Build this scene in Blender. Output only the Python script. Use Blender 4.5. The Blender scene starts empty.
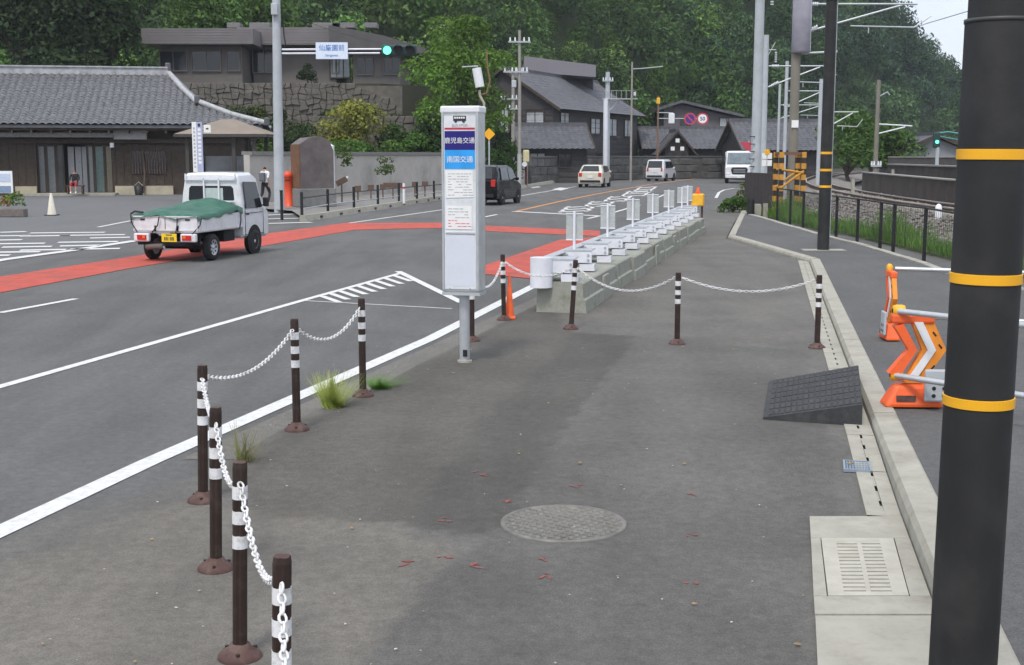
import bpy, bmesh, math, random
import numpy as np
from mathutils import Vector, Matrix
R = math.radians
rnd = random.Random(7)
scene = bpy.context.scene
C = scene.collection

# ------------------------------------------------------------------ camera, sky, sun, exposure
F, HC, CX, CY, HORIZON = 1250.0, 2.15, 512.0, 332.5, 155.0
TH = math.atan((CY - HORIZON) / F)
cam_d = bpy.data.cameras.new('camera'); cam = bpy.data.objects.new('camera', cam_d); C.objects.link(cam)
cam.location = (0, 0, HC); cam.rotation_euler = (math.pi / 2 - TH, 0, 0)
cam_d.sensor_width = 36; cam_d.lens = F / 1024 * 36; cam_d.clip_end = 3000; cam_d.clip_start = 0.05
scene.camera = cam

SUN_EL, SUN_AZ = R(58), R(200)      # azimuth clockwise from +Y
world = bpy.data.worlds.new('World'); scene.world = world; world.use_nodes = True
wn = world.node_tree.nodes; wl = world.node_tree.links
sky = wn.new('ShaderNodeTexSky'); sky.sky_type = 'NISHITA'; sky.sun_disc = False
sky.sun_elevation = SUN_EL; sky.sun_rotation = SUN_AZ; sky.dust_density = 3; sky.air_density = 1.0
mixw = wn.new('ShaderNodeMix'); mixw.data_type = 'RGBA'
wl.new(sky.outputs[0], mixw.inputs[6]); mixw.inputs[7].default_value = (7.3, 7.8, 8.9, 1)   # thin cloud deck
wtc = wn.new('ShaderNodeTexCoord'); wno = wn.new('ShaderNodeTexNoise'); wno.inputs['Scale'].default_value = 3.0
wno.inputs['Detail'].default_value = 5; wl.new(wtc.outputs['Generated'], wno.inputs['Vector'])
wmr = wn.new('ShaderNodeMapRange'); wmr.inputs[1].default_value = .3; wmr.inputs[2].default_value = .65
wmr.inputs[3].default_value = .62; wmr.inputs[4].default_value = .92
wl.new(wno.outputs[0], wmr.inputs[0]); wl.new(wmr.outputs[0], mixw.inputs[0])
wl.new(mixw.outputs[2], wn['Background'].inputs[0]); wn['Background'].inputs[1].default_value = 0.1

sd = bpy.data.lights.new('sun', 'SUN'); sd.energy = 1.5; sd.angle = R(12); sd.color = (1, .96, .9)
sun = bpy.data.objects.new('sun', sd); C.objects.link(sun)
sdir = Vector((math.sin(SUN_AZ) * math.cos(SUN_EL), math.cos(SUN_AZ) * math.cos(SUN_EL), math.sin(SUN_EL)))
sun.rotation_euler = sdir.to_track_quat('Z', 'Y').to_euler(); sun.location = (0, -20, 60)
vs = scene.view_settings; vs.view_transform = 'Standard'; vs.look = 'None'; vs.gamma = 1; vs.exposure = 0.64
vs.use_curve_mapping = False
scene.cycles.max_bounces = 4; scene.cycles.adaptive_threshold = .025; scene.cycles.transparent_max_bounces = 8

# ------------------------------------------------------------------ placing: a photo point on the plane z, or at distance Y
def ray(px, py):
    u = (px - CX) / F; v = (CY - py) / F
    return Vector((u, math.cos(TH) + v * math.sin(TH), -math.sin(TH) + v * math.cos(TH)))
def P(px, py, z=0.0):
    d = ray(px, py); t = (z - HC) / d.z
    return Vector((d.x * t, d.y * t, z))
def AT(px, py, Y):
    d = ray(px, py); t = Y / d.y
    return Vector((d.x * t, Y, HC + d.z * t))
ROADANG = math.atan((820 - CX) / F)            # heading of the road, clockwise from +Y
HD = Vector((math.sin(ROADANG), math.cos(ROADANG), 0)); HR = Vector((HD.y, -HD.x, 0))

# ------------------------------------------------------------------ materials
MATS = {}
def mat(name, col, rough=.7, metal=0., var=.12, scale=8., bump=0., bscale=60., coat=0., dirt=None, dscale=1.2, damt=.5,
        emit=0., spec=.4, trans=0., alpha=1.):
    if name in MATS: return MATS[name]
    m = bpy.data.materials.new(name); m.use_nodes = True; MATS[name] = m
    n = m.node_tree.nodes; l = m.node_tree.links; b = n['Principled BSDF']
    b.inputs['Roughness'].default_value = rough; b.inputs['Metallic'].default_value = metal
    b.inputs['Specular IOR Level'].default_value = spec; b.inputs['Coat Weight'].default_value = coat
    b.inputs['Transmission Weight'].default_value = trans; b.inputs['Alpha'].default_value = alpha
    tc0 = n.new('ShaderNodeTexCoord'); oi = n.new('ShaderNodeObjectInfo'); sc_ = n.new('ShaderNodeVectorMath'); sc_.operation = 'MULTIPLY_ADD'
    l.new(oi.outputs['Random'], sc_.inputs[0]); sc_.inputs[1].default_value = (37, 53, 71); l.new(tc0.outputs['Object'], sc_.inputs[2])
    class tc: outputs = {'Object': sc_.outputs[0]}
    no = n.new('ShaderNodeTexNoise'); no.inputs['Scale'].default_value = scale; no.inputs['Detail'].default_value = 6
    l.new(tc.outputs['Object'], no.inputs['Vector'])
    mr = n.new('ShaderNodeMapRange'); mr.inputs[1].default_value = .25; mr.inputs[2].default_value = .75
    mr.inputs[3].default_value = 1 - var; mr.inputs[4].default_value = 1 + var
    l.new(no.outputs[0], mr.inputs[0])
    mx = n.new('ShaderNodeMix'); mx.data_type = 'RGBA'; mx.blend_type = 'MULTIPLY'; mx.inputs[0].default_value = 1
    mx.inputs[6].default_value = (*col, 1); l.new(mr.outputs[0], mx.inputs[7])
    out = mx.outputs[2]
    if dirt:
        n2 = n.new('ShaderNodeTexNoise'); n2.inputs['Scale'].default_value = dscale; n2.inputs['Detail'].default_value = 8
        n2.inputs['Roughness'].default_value = .7
        l.new(tc.outputs['Object'], n2.inputs['Vector'])
        r2 = n.new('ShaderNodeMapRange'); r2.inputs[1].default_value = .48; r2.inputs[2].default_value = .68
        r2.inputs[3].default_value = 0; r2.inputs[4].default_value = damt; l.new(n2.outputs[0], r2.inputs[0])
        m2 = n.new('ShaderNodeMix'); m2.data_type = 'RGBA'; l.new(r2.outputs[0], m2.inputs[0])
        l.new(out, m2.inputs[6]); m2.inputs[7].default_value = (*dirt, 1); out = m2.outputs[2]
    l.new(out, b.inputs['Base Color'])
    if emit:
        b.inputs['Emission Color'].default_value = (*col, 1); b.inputs['Emission Strength'].default_value = emit
    if bump:
        nb = n.new('ShaderNodeTexNoise'); nb.inputs['Scale'].default_value = bscale; nb.inputs['Detail'].default_value = 4
        l.new(tc.outputs['Object'], nb.inputs['Vector'])
        bp = n.new('ShaderNodeBump'); bp.inputs['Strength'].default_value = bump; bp.inputs['Distance'].default_value = .01
        l.new(nb.outputs[0], bp.inputs['Height']); l.new(bp.outputs[0], b.inputs['Normal'])
    return m

def asphalt(name, c1, c2, big=.35, speck=.25, tone=False, stain=None, streak=.4):
    if name in MATS: return MATS[name]
    m = bpy.data.materials.new(name); m.use_nodes = True; MATS[name] = m
    n = m.node_tree.nodes; l = m.node_tree.links; b = n['Principled BSDF']
    b.inputs['Roughness'].default_value = .88; b.inputs['Specular IOR Level'].default_value = .3
    tc = n.new('ShaderNodeTexCoord')
    def noise(s, d=6, r=.55, vec=None):
        x = n.new('ShaderNodeTexNoise'); x.inputs['Scale'].default_value = s; x.inputs['Detail'].default_value = d
        x.inputs['Roughness'].default_value = r; l.new(vec or tc.outputs['Object'], x.inputs['Vector']); return x
    def rng(src, a, bb, lo, hi):
        x = n.new('ShaderNodeMapRange'); x.inputs[1].default_value = a; x.inputs[2].default_value = bb
        x.inputs[3].default_value = lo; x.inputs[4].default_value = hi; l.new(src, x.inputs[0]); return x.outputs[0]
    mp = n.new('ShaderNodeMapping'); mp.inputs['Rotation'].default_value = (0, 0, ROADANG); mp.inputs['Scale'].default_value = (1, .16, 1)
    l.new(tc.outputs['Object'], mp.inputs['Vector'])
    a = noise(big, 5, .6); st = noise(1.6, 4, .6, mp.outputs[0]); f = noise(240, 2, .6); mid = noise(14, 4, .6)
    mx = n.new('ShaderNodeMix'); mx.data_type = 'RGBA'; mx.inputs[6].default_value = (*c1, 1); mx.inputs[7].default_value = (*c2, 1)
    ad = n.new('ShaderNodeMath'); ad.operation = 'ADD'
    l.new(rng(a.outputs[0], .35, .65, 0, .6), ad.inputs[0]); l.new(rng(st.outputs[0], .35, .65, 0, streak), ad.inputs[1])
    l.new(ad.outputs[0], mx.inputs[0])
    mu = n.new('ShaderNodeMix'); mu.data_type = 'RGBA'; mu.blend_type = 'MULTIPLY'; mu.inputs[0].default_value = 1
    m3 = n.new('ShaderNodeMath'); m3.operation = 'MULTIPLY'
    l.new(rng(f.outputs[0], .3, .7, 1 - speck, 1 + speck), m3.inputs[0]); l.new(rng(mid.outputs[0], .3, .7, .86, 1.14), m3.inputs[1])
    l.new(mx.outputs[2], mu.inputs[6]); l.new(m3.outputs[0], mu.inputs[7]); out = mu.outputs[2]
    ag = n.new('ShaderNodeTexVoronoi'); ag.inputs['Scale'].default_value = 130; l.new(tc.outputs['Object'], ag.inputs['Vector'])
    ma = n.new('ShaderNodeMix'); ma.data_type = 'RGBA'; ma.blend_type = 'MULTIPLY'; ma.inputs[0].default_value = 1
    l.new(out, ma.inputs[6]); l.new(rng(ag.outputs['Color'], 0, 1, 1 - speck * .8, 1 + speck * .8), ma.inputs[7]); out = ma.outputs[2]
    if tone:
        at = n.new('ShaderNodeAttribute'); at.attribute_name = 'Tone'; mt = n.new('ShaderNodeMix'); mt.data_type = 'RGBA'; mt.blend_type = 'MULTIPLY'; mt.inputs[0].default_value = 1
        l.new(out, mt.inputs[6]); l.new(at.outputs['Color'], mt.inputs[7]); out = mt.outputs[2]
    if stain:
        s = noise(.9, 6, .7); m2 = n.new('ShaderNodeMix'); m2.data_type = 'RGBA'
        l.new(rng(s.outputs[0], .58, .7, 0, .6), m2.inputs[0]); l.new(out, m2.inputs[6]); m2.inputs[7].default_value = (*stain, 1); out = m2.outputs[2]
    l.new(out, b.inputs['Base Color'])
    bp = n.new('ShaderNodeBump'); bp.inputs['Strength'].default_value = .5; bp.inputs['Distance'].default_value = .004
    l.new(f.outputs[0], bp.inputs['Height']); l.new(bp.outputs[0], b.inputs['Normal'])
    return m

def leafmat(name, tint=(1, 1, 1)):
    if name in MATS: return MATS[name]
    m = bpy.data.materials.new(name); m.use_nodes = True; MATS[name] = m
    n = m.node_tree.nodes; l = m.node_tree.links; b = n['Principled BSDF']
    at = n.new('ShaderNodeAttribute'); at.attribute_name = 'Col'
    mu = n.new('ShaderNodeMix'); mu.data_type = 'RGBA'; mu.blend_type = 'MULTIPLY'; mu.inputs[0].default_value = 1
    l.new(at.outputs['Color'], mu.inputs[6]); mu.inputs[7].default_value = (*tint, 1)
    l.new(mu.outputs[2], b.inputs['Base Color']); b.inputs['Roughness'].default_value = .75; b.inputs['Specular IOR Level'].default_value = .12
    tr = n.new('ShaderNodeBsdfTranslucent'); l.new(mu.outputs[2], tr.inputs['Color'])
    ms = n.new('ShaderNodeMixShader'); ms.inputs[0].default_value = .3
    l.new(b.outputs[0], ms.inputs[1]); l.new(tr.outputs[0], ms.inputs[2]); l.new(ms.outputs[0], n['Material Output'].inputs['Surface'])
    return m

WHITE = mat('white paint', (.74, .75, .76), .45, var=.06, dirt=(.45, .43, .4), dscale=2, damt=.25)
LINEW = mat('road line paint', (.62, .62, .6), .8, var=.15, scale=20, dirt=(.36, .36, .34), dscale=9, damt=.4)
LINEO = mat('orange road paint', (.55, .25, .08), .8, var=.15, scale=20, dirt=(.16, .15, .14), dscale=6, damt=.4)
REDP = mat('red road coating', (.46, .08, .055), .85, var=.2, scale=5, dirt=(.22, .085, .07), dscale=1.2, damt=.75, bump=.3, bscale=200)
CONC = mat('pale concrete', (.36, .345, .29), .9, var=.16, scale=9, bump=.3, bscale=90, dirt=(.2, .185, .15), dscale=4.5, damt=.7)
CONCB = mat('barrier concrete', (.31, .315, .27), .9, var=.2, scale=4, bump=.3, bscale=70, dirt=(.14, .15, .11), dscale=4, damt=.75)
GALV = mat('galvanised steel', (.52, .54, .55), .45, metal=.55, var=.1, scale=12)
GALVD = mat('grey painted steel', (.42, .45, .47), .55, var=.08, scale=3, dirt=(.3, .3, .29), damt=.3)
ALU = mat('brushed aluminium', (.54, .56, .56), .42, metal=.4, var=.1, scale=5, dirt=(.33, .32, .3), dscale=6, damt=.45)
PANEL = mat('white sign panel', (.7, .72, .75), .35, var=.05, scale=3, dirt=(.45, .44, .41), dscale=5, damt=.4)
BLACKP = mat('black pole sleeve', (.019, .019, .019), .6, var=.25, scale=6, bump=.06, bscale=200, dirt=(.045, .043, .04), dscale=3, damt=.5)
YEL = mat('yellow reflective band', (.85, .42, .015), .45, var=.08)
BROWNB = mat('dark brown bollard', (.03, .017, .013), .5, var=.15, dirt=(.07, .052, .042), dscale=14, damt=.5)
BROWNBASE = mat('brown rubber base', (.085, .045, .038), .75, var=.2, scale=20, dirt=(.17, .13, .11), dscale=10, damt=.5)
BANDW = mat('white reflective tape', (.74, .74, .74), .45, var=.08, dirt=(.3, .28, .25), dscale=22, damt=.65)
CHAINW = mat('white plastic chain', (.7, .7, .69), .5, var=.1, dirt=(.33, .31, .28), dscale=11, damt=.7)
ORANGE = mat('orange plastic', (.85, .13, .03), .5, var=.1, dirt=(.35, .1, .05), dscale=7, damt=.35)
YELP = mat('yellow plastic', (.8, .42, .03), .5, var=.1, dirt=(.35, .2, .05), dscale=7, damt=.3)
RUBBER = mat('black rubber ramp', (.04, .041, .043), .8, var=.15, scale=20, bump=.4, bscale=120, dirt=(.09, .088, .085), dscale=5, damt=.5)
TYRE = mat('tyre rubber', (.022, .022, .022), .85, var=.2)
DARK = mat('dark underbody', (.015, .015, .016), .8)
GLASS = mat('dark vehicle glass', (.02, .024, .028), .08, spec=.6, var=.05)
GLASSL = mat('pale reflecting glass', (.16, .2, .22), .08, spec=.8, var=.3, scale=3)
WOODD = mat('dark weathered wood', (.062, .046, .035), .8, var=.3, scale=5, bump=.3)
WOODG = mat('grey dark siding', (.06, .056, .055), .8, var=.25, scale=4)
TILE = mat('grey roof tile', (.125, .127, .132), .5, var=.5, scale=5, dirt=(.12, .12, .12), dscale=.8, damt=.4)
TILED = mat('dark roof tile', (.09, .09, .1), .55, var=.35, scale=2.5, dirt=(.16, .16, .17), dscale=.5, damt=.4)
TILEL = mat('pale ridge tile', (.36, .365, .37), .5, var=.3, scale=4)
STONE = mat('stone wall', (.135, .122, .105), .9, var=.35, scale=2.5, bump=.5, bscale=12, dirt=(.07, .075, .05), dscale=.7, damt=.6)
STUCCO = mat('beige stucco wall', (.44, .415, .38), .9, var=.08, scale=1.5, dirt=(.2, .19, .165), dscale=.35, damt=.55)
BLK = mat('black paint', (.016, .016, .017), .5)
LEAF = leafmat('foliage')
BARK = mat('bark', (.07, .055, .042), .9, var=.3, scale=6, bump=.5)

# ------------------------------------------------------------------ mesh builder
class MB:
    def __init__(s): s.v = []; s.f = []; s.m = []; s.mats = []; s.sm = []
    def mi(s, m):
        if m not in s.mats: s.mats.append(m)
        return s.mats.index(m)
    def add(s, vs, fs, m, smooth=False):
        o = len(s.v); s.v += [tuple(v) for v in vs]; k = s.mi(m)
        for f in fs: s.f.append(tuple(i + o for i in f)); s.m.append(k); s.sm.append(smooth)
        return s
    def box(s, c, d, m, rot=None, taper=None):
        x, y, z = d[0] / 2, d[1] / 2, d[2] / 2; tx, ty = taper or (1, 1)
        vs = [Vector((a * x * (tx if k > 0 else 1), b * y * (ty if k > 0 else 1), k * z)) for k in (-1, 1) for a, b in ((-1, -1), (1, -1), (1, 1), (-1, 1))]
        if rot is not None: vs = [rot @ v for v in vs]
        c = Vector(c); vs = [v + c for v in vs]
        return s.add(vs, [(3, 2, 1, 0), (4, 5, 6, 7), (0, 1, 5, 4), (1, 2, 6, 5), (2, 3, 7, 6), (3, 0, 4, 7)], m)
    def bbox(s, c, d, m, bev=.02, seg=2, rot=None, taper=None):
        bm = bmesh.new(); x, y, z = d[0] / 2, d[1] / 2, d[2] / 2; tx, ty = taper or (1, 1)
        vv = [bm.verts.new((a * x * (tx if k > 0 else 1), b * y * (ty if k > 0 else 1), k * z)) for k in (-1, 1) for a, b in ((-1, -1), (1, -1), (1, 1), (-1, 1))]
        for f in [(3, 2, 1, 0), (4, 5, 6, 7), (0, 1, 5, 4), (1, 2, 6, 5), (2, 3, 7, 6), (3, 0, 4, 7)]: bm.faces.new([vv[i] for i in f])
        bmesh.ops.bevel(bm, geom=bm.edges[:] , offset=bev, segments=seg, affect='EDGES', profile=.5)
        c = Vector(c); bm.verts.index_update()
        vs = [((rot @ v.co) if rot is not None else v.co) + c for v in bm.verts]; fs = [[v.index for v in f.verts] for f in bm.faces]
        bm.free(); return s.add(vs, fs, m, smooth=False)
    def cyl(s, p0, p1, r0, m, r1=None, n=12, caps=True, smooth=True):
        p0, p1 = Vector(p0), Vector(p1); r1 = r0 if r1 is None else r1
        q = (p1 - p0).to_track_quat('Z', 'Y')
        vs = [p + q @ Vector((r * math.cos(2 * math.pi * i / n), r * math.sin(2 * math.pi * i / n), 0)) for p, r in ((p0, r0), (p1, r1)) for i in range(n)]
        s.add(vs, [(i, (i + 1) % n, n + (i + 1) % n, n + i) for i in range(n)], m, smooth)
        if caps: s.add(vs[:n], [tuple(range(n - 1, -1, -1))], m); s.add(vs[n:], [tuple(range(n))], m)
        return s
    def tube(s, pts, r, m, n=8):
        pts = [Vector(p) for p in pts]; rs = r if isinstance(r, (list, tuple)) else [r] * len(pts); vs = []
        up = None
        for i, p in enumerate(pts):
            t = (pts[min(i + 1, len(pts) - 1)] - pts[max(i - 1, 0)]).normalized()
            if up is None: up = t.orthogonal().normalized()
            up = (up - t * up.dot(t)).normalized(); w = t.cross(up)
            vs += [p + (up * math.cos(2 * math.pi * k / n) + w * math.sin(2 * math.pi * k / n)) * rs[i] for k in range(n)]
        fs = [(i * n + k, i * n + (k + 1) % n, (i + 1) * n + (k + 1) % n, (i + 1) * n + k) for i in range(len(pts) - 1) for k in range(n)]
        s.add(vs, fs, m, True); s.add(vs[:n], [tuple(range(n - 1, -1, -1))], m); s.add(vs[-n:], [tuple(range(n))], m)
        return s
    def lathe(s, prof, m, n=16, c=(0, 0, 0), smooth=True, cap=True):
        c = Vector(c); vs = [c + Vector((r * math.cos(2 * math.pi * k / n), r * math.sin(2 * math.pi * k / n), z)) for r, z in prof for k in range(n)]
        s.add(vs, [(i * n + k, i * n + (k + 1) % n, (i + 1) * n + (k + 1) % n, (i + 1) * n + k) for i in range(len(prof) - 1) for k in range(n)], m, smooth)
        if cap: s.add(vs[-n:], [tuple(range(n))], m)
        return s
    def prism(s, poly, axis, a, b, m):
        """poly: 2-D points; axis: 'x','y','z' extruded from a to b"""
        def p3(q, t): return {'x': (t, q[0], q[1]), 'y': (q[0], t, q[1]), 'z': (q[0], q[1], t)}[axis]
        n = len(poly); vs = [p3(q, a) for q in poly] + [p3(q, b) for q in poly]
        return s.add(vs, [tuple(range(n - 1, -1, -1)), tuple(range(n, 2 * n))] + [(i, (i + 1) % n, n + (i + 1) % n, n + i) for i in range(n)], m)
    def quad(s, a, b, c, d, m): return s.add([a, b, c, d], [(0, 1, 2, 3)], m)
    def mesh(s, name):
        me = bpy.data.meshes.new(name); me.from_pydata(s.v, [], s.f)
        for m in s.mats: me.materials.append(m)
        me.polygons.foreach_set('material_index', s.m); me.polygons.foreach_set('use_smooth', s.sm)
        bm = bmesh.new(); bm.from_mesh(me); bmesh.ops.recalc_face_normals(bm, faces=bm.faces); bm.to_mesh(me); bm.free()
        me.update(); return me
    def build(s, name, parent=None, **k):
        return obj(name, s.mesh(name), parent, **k)

def obj(name, me, parent=None, label=None, cat=None, group=None, kind=None, loc=None, rz=None):
    o = bpy.data.objects.new(name, me); C.objects.link(o); o.parent = parent
    if loc is not None: o.location = loc
    if rz is not None: o.rotation_euler = (0, 0, rz)
    for k, v in (('label', label), ('category', cat), ('group', group), ('kind', kind)):
        if v: o[k] = v
    return o
def thing(name, label, cat, loc=(0, 0, 0), rz=0., group=None):
    return obj(name, None, None, label, cat, group, None, loc, rz)
def struct(name, mb, parent=None, label=None):
    return mb.build(name, parent, kind='structure' if parent is None else None, label=label)
def copy_tree(o, parent=None):
    c = o.copy(); C.objects.link(c); c.parent = parent
    for ch in list(o.children): copy_tree(ch, c)
    return c
def place(o, loc, rz, label):
    o.location = loc; o.rotation_euler = (0, 0, rz); o['label'] = label; return o
def text(name, body, size, parent, loc, rot, m, align='CENTER', ext=.001, bold=.004):
    cu = bpy.data.curves.new(name, 'FONT'); cu.body = body; cu.size = size; cu.align_x = align; cu.align_y = 'CENTER'; cu.extrude = ext; cu.offset = bold * size; cu.resolution_u = 3
    o = bpy.data.objects.new(name, cu); C.objects.link(o)
    bpy.context.view_layer.update()
    me = bpy.data.meshes.new_from_object(o.evaluated_get(bpy.context.evaluated_depsgraph_get()))
    bpy.data.objects.remove(o); bpy.data.curves.remove(cu); me.name = name
    me.materials.clear(); me.materials.append(m)
    t = obj(name, me, parent, loc=loc); t.rotation_euler = rot; return t
def poly(pts, z, m, mb=None):
    mb = mb or MB(); return mb.add([(p[0], p[1], z) for p in pts], [tuple(range(len(pts)))], m)

# ================================================================== THE SETTING
A_ROAD = asphalt('road asphalt', (.086, .085, .082), (.126, .124, .119), big=.3, speck=.24, streak=.65, stain=(.074, .073, .071))
A_FORE = asphalt('forecourt asphalt', (.125, .127, .128), (.15, .15, .15), big=.2, speck=.2)
A_WALK = asphalt('sidewalk asphalt', (.098, .094, .086), (.152, .145, .131), big=.7, speck=.26, tone=True, stain=(.09, .085, .077))
A_DECK = asphalt('raised asphalt', (.086, .085, .083), (.118, .116, .112), big=.4, speck=.3)
EARTH = mat('dark earth', (.05, .05, .03), .95, var=.4, scale=.3)

mb = MB(); mb.box((0, 300, -.55), (1600, 1500, 1), EARTH); struct('ground', mb)
poly([(-70, -12), (9.2, -12), (9.2, 45), (40, 62), (60, 100), (60, 135), (-70, 135)], 0, A_ROAD, mb := MB())
struct('road', mb)
fore = [P(0, 262), P(135, 240.5), P(245, 221), P(300, 210), P(300, 205), P(250, 193), P(-250, 193), P(-250, 304)]
poly(fore, .004, A_FORE, mb := MB()); struct('forecourt', mb)

# sidewalk: flush near the camera, lifted by 6 cm from about 8.6 m on, with a low lip to the road
KA, KB = P(893, 497), P(809, 266)
kdir = (KB - KA).normalized(); knor = Vector((kdir.y, -kdir.x, 0))
def xk(y): return KA.x + (KB.x - KA.x) * (y - KA.y) / (KB.y - KA.y)          # foot of the right kerb
def xl(y):                                                                   # outer edge of the white edge line
    a, b = P(0, 540), P(445, 338); return a.x + (b.x - a.x) * (y - a.y) / (b.y - a.y)
def sz(y): return .012 + .05 * min(max((y - 7.65) / 1.2, 0), 1)
lip = [P(x, y, .06) for x, y in ((205, 476), (262, 441), (309, 414), (381, 385), (420, 364), (480, 334), (545, 300), (640, 250), (700, 216), (722, 200))]
def xlip(y):
    for a, b in zip(lip, lip[1:]):
        if a.y <= y <= b.y: return a.x + (b.x - a.x) * (y - a.y) / (b.y - a.y)
    return lip[0].x if y < lip[0].y else lip[-1].x
rows = []
y = -6.
while y < 24.4:
    left = xl(y) + .06 if y < 7.2 else (xlip(y) if y > 8.6 else None)
    if left is None:
        t = (y - 7.2) / 1.4; left = (xl(y) + .06) * (1 - t) + xlip(8.6) * t
    rows.append((y, left, xk(y) - .2)); y += .08 if 4 < y < 19 else .3
for px, py in ((809, 266), (775, 255), (750, 248), (727, 241), (734, 226), (741, 216), (742, 206)):
    q = P(px, py); rows.append((q.y + .01, xlip(min(q.y, lip[-1].y - .01)), q.x - .02))
rows.sort()
mb = MB(); vs = []; N = 72
for y, a, b in rows:
    for k in range(N + 1): vs.append((a + (b - a) * k / N, y, sz(y)))
    vs.append((a - .03, y, -.01))
W = N + 2
fs = [(i * W + k, i * W + k + 1, (i + 1) * W + k + 1, (i + 1) * W + k) for i in range(len(rows) - 1) for k in range(N)]
fs += [(i * W + N + 1, i * W, (i + 1) * W, (i + 1) * W + N + 1) for i in range(len(rows) - 1)]
mb.add(vs, fs, A_WALK); WALK = struct('sidewalk', mb)
def pdist(pts):
    q = np.array([tuple(P(x, y, .05)[:2]) for x, y in pts]); return q
def soft(q, co, w):
    """1 inside the polygon, 0 outside, blended over w metres"""
    n = len(q); x, y = co[:, 0], co[:, 1]; inside = np.zeros(len(co), bool); dist = np.full(len(co), 1e9)
    for k in range(n):
        a, b = q[k], q[(k + 1) % n]
        c = ((a[1] > y) != (b[1] > y)) & (x < (b[0] - a[0]) * (y - a[1]) / (b[1] - a[1] + 1e-12) + a[0]); inside ^= c
        ab = b - a; t = np.clip(((co - a) @ ab) / (ab @ ab), 0, 1); dist = np.minimum(dist, np.linalg.norm(co - a - t[:, None] * ab, axis=1))
    sd = np.where(inside, dist, -dist); return np.clip(sd / w + .5, 0, 1)
me = WALK.data; co = np.zeros(len(me.vertices) * 3); me.vertices.foreach_get('co', co); co = co.reshape(-1, 3)[:, :2]
wv = np.stack([np.sin(co[:, 0] * 9 + np.sin(co[:, 1] * 5) * 2) * .03 + np.sin(co[:, 1] * 13) * .02, np.cos(co[:, 1] * 7 + co[:, 0] * 4) * .04], 1); cw_ = co + wv
tone = np.ones((len(co), 3))
def zone_(pts, w, col):
    global tone
    k = soft(pdist(pts), cw_, w)[:, None]; tone = tone * (1 - k) + tone * np.array(col)[None] * k
zone_([(-400, 800), (0, 560), (180, 492), (404, 522), (455, 545), (440, 567), (360, 657), (250, 800)], .05, (1.14, 1.11, 1.06))   # older, paler ramp
zone_([(404, 520), (268, 510), (200, 480), (262, 443), (420, 366), (545, 302), (572, 334), (560, 352), (474, 428)], .04, (.77, .75, .72))
zone_([(404, 520), (474, 428), (560, 352), (572, 333), (637, 337), (600, 385), (562, 432), (522, 497), (480, 532)], .04, (.66, .655, .64))
zone_([(637, 337), (805, 352), (846, 520), (806, 522), (812, 900), (200, 900), (360, 657), (440, 567), (480, 532), (522, 497), (562, 432), (600, 385)], .05, (.85, .855, .86))
zone_([(572, 332), (805, 350), (800, 270), (730, 241), (705, 216), (600, 280), (545, 302)], .3, (1.0, .99, .97))
zone_([(440, 590), (520, 565), (600, 640), (500, 680), (430, 660)], .5, (.88, .88, .9))
zone_([(640, 600), (760, 560), (800, 640), (700, 700)], .5, (1.08, 1.08, 1.08))
zone_([(650, 350), (760, 360), (750, 500), (640, 470)], .6, (1.06, 1.06, 1.06))
at_ = me.color_attributes.new('Tone', 'FLOAT_COLOR', 'POINT'); at_.data.foreach_set('color', np.concatenate([tone, np.ones((len(tone), 1))], 1).astype(np.float32).reshape(-1))
wob = random.Random(3)
STRIP = asphalt('dusty gutter strip', (.13, .125, .112), (.175, .165, .148), big=.9, speck=.4)
gs_ = MB(); yy_ = 8.7; prev = None
while yy_ < 19:
    cur = (Vector((xl(yy_) + .03, yy_, .003)), Vector((xlip(yy_) - .01, yy_, .003)))
    if prev and prev[1].x > prev[0].x: gs_.add([prev[0], prev[1], cur[1], cur[0]], [(0, 1, 2, 3)], STRIP)
    prev = cur; yy_ += .25
struct('gutter_strip', gs_)
# painted lines ------------------------------------------------------
def line(pts, w, m, z=.006, mb=None):
    mb = mb or MB(); q = [P(x, y) for x, y in pts]
    n = []
    for i in range(len(q)):
        d = (q[min(i + 1, len(q) - 1)] - q[max(i - 1, 0)]).normalized(); n.append(Vector((-d.y, d.x, 0)) * w / 2)
    for i in range(len(q) - 1):
        a, b = q[i], q[i + 1]
        mb.add([(p.x, p.y, z) for p in (a - n[i], a + n[i], b + n[i + 1], b - n[i + 1])], [(0, 1, 2, 3)], m)
    return mb
def pq(pts, m, mb, z=.006): return mb.add([tuple(P(x, y)[:2]) + (z,) for x, y in pts], [tuple(range(len(pts)))], m)
mk = MB()
struct('edge_line', line([(-160, 606), (0, 532), (150, 462), (300, 396), (430, 339), (520, 293), (570, 268), (620, 244), (690, 214)], .17, LINEW))
struct('lane_line', line([(-120, 421), (0, 387), (200, 330), (305, 300), (402, 273)], .12, LINEW))
mk = line([(398, 271.6), (462, 303)], .13, LINEW, .0085); line([(306, 301), (452, 309)], .05, LINEW, mb=mk)
for i in range(9):
    t = i / 8.; a = (322 + 71 * t, 296.5 - 21 * t); b = (339 + 72 * t, 302.5 - 21 * t)
    line([a, b], .11, LINEW, .0075, mk)
struct('zebra_hatching', mk)
struct('lane_dash', line([(0, 313), (76, 299)], .12, LINEW))
pq([(0, 277), (128, 257.5), (265, 234), (345, 223.2), (445, 223), (500, 226.5), (600, 231), (600, 236.5), (500, 232), (445, 228), (355, 230), (265, 246), (128, 269), (0, 293), (-200, 330), (-200, 310)], REDP, mk := MB(), .008)
struct('red_lane_coating', mk)
pq([(452, 276), (490, 264), (560, 240), (600, 237), (640, 236), (560, 264), (531, 279), (490, 275)], REDP, mk := MB(), .01)
struct('red_lane_coating_return', mk)
mk = line([(514, 212), (560, 201.5), (600, 193.5), (650, 184.5), (700, 178)], .2, LINEO, .008); struct('centre_line', mk)
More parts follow.
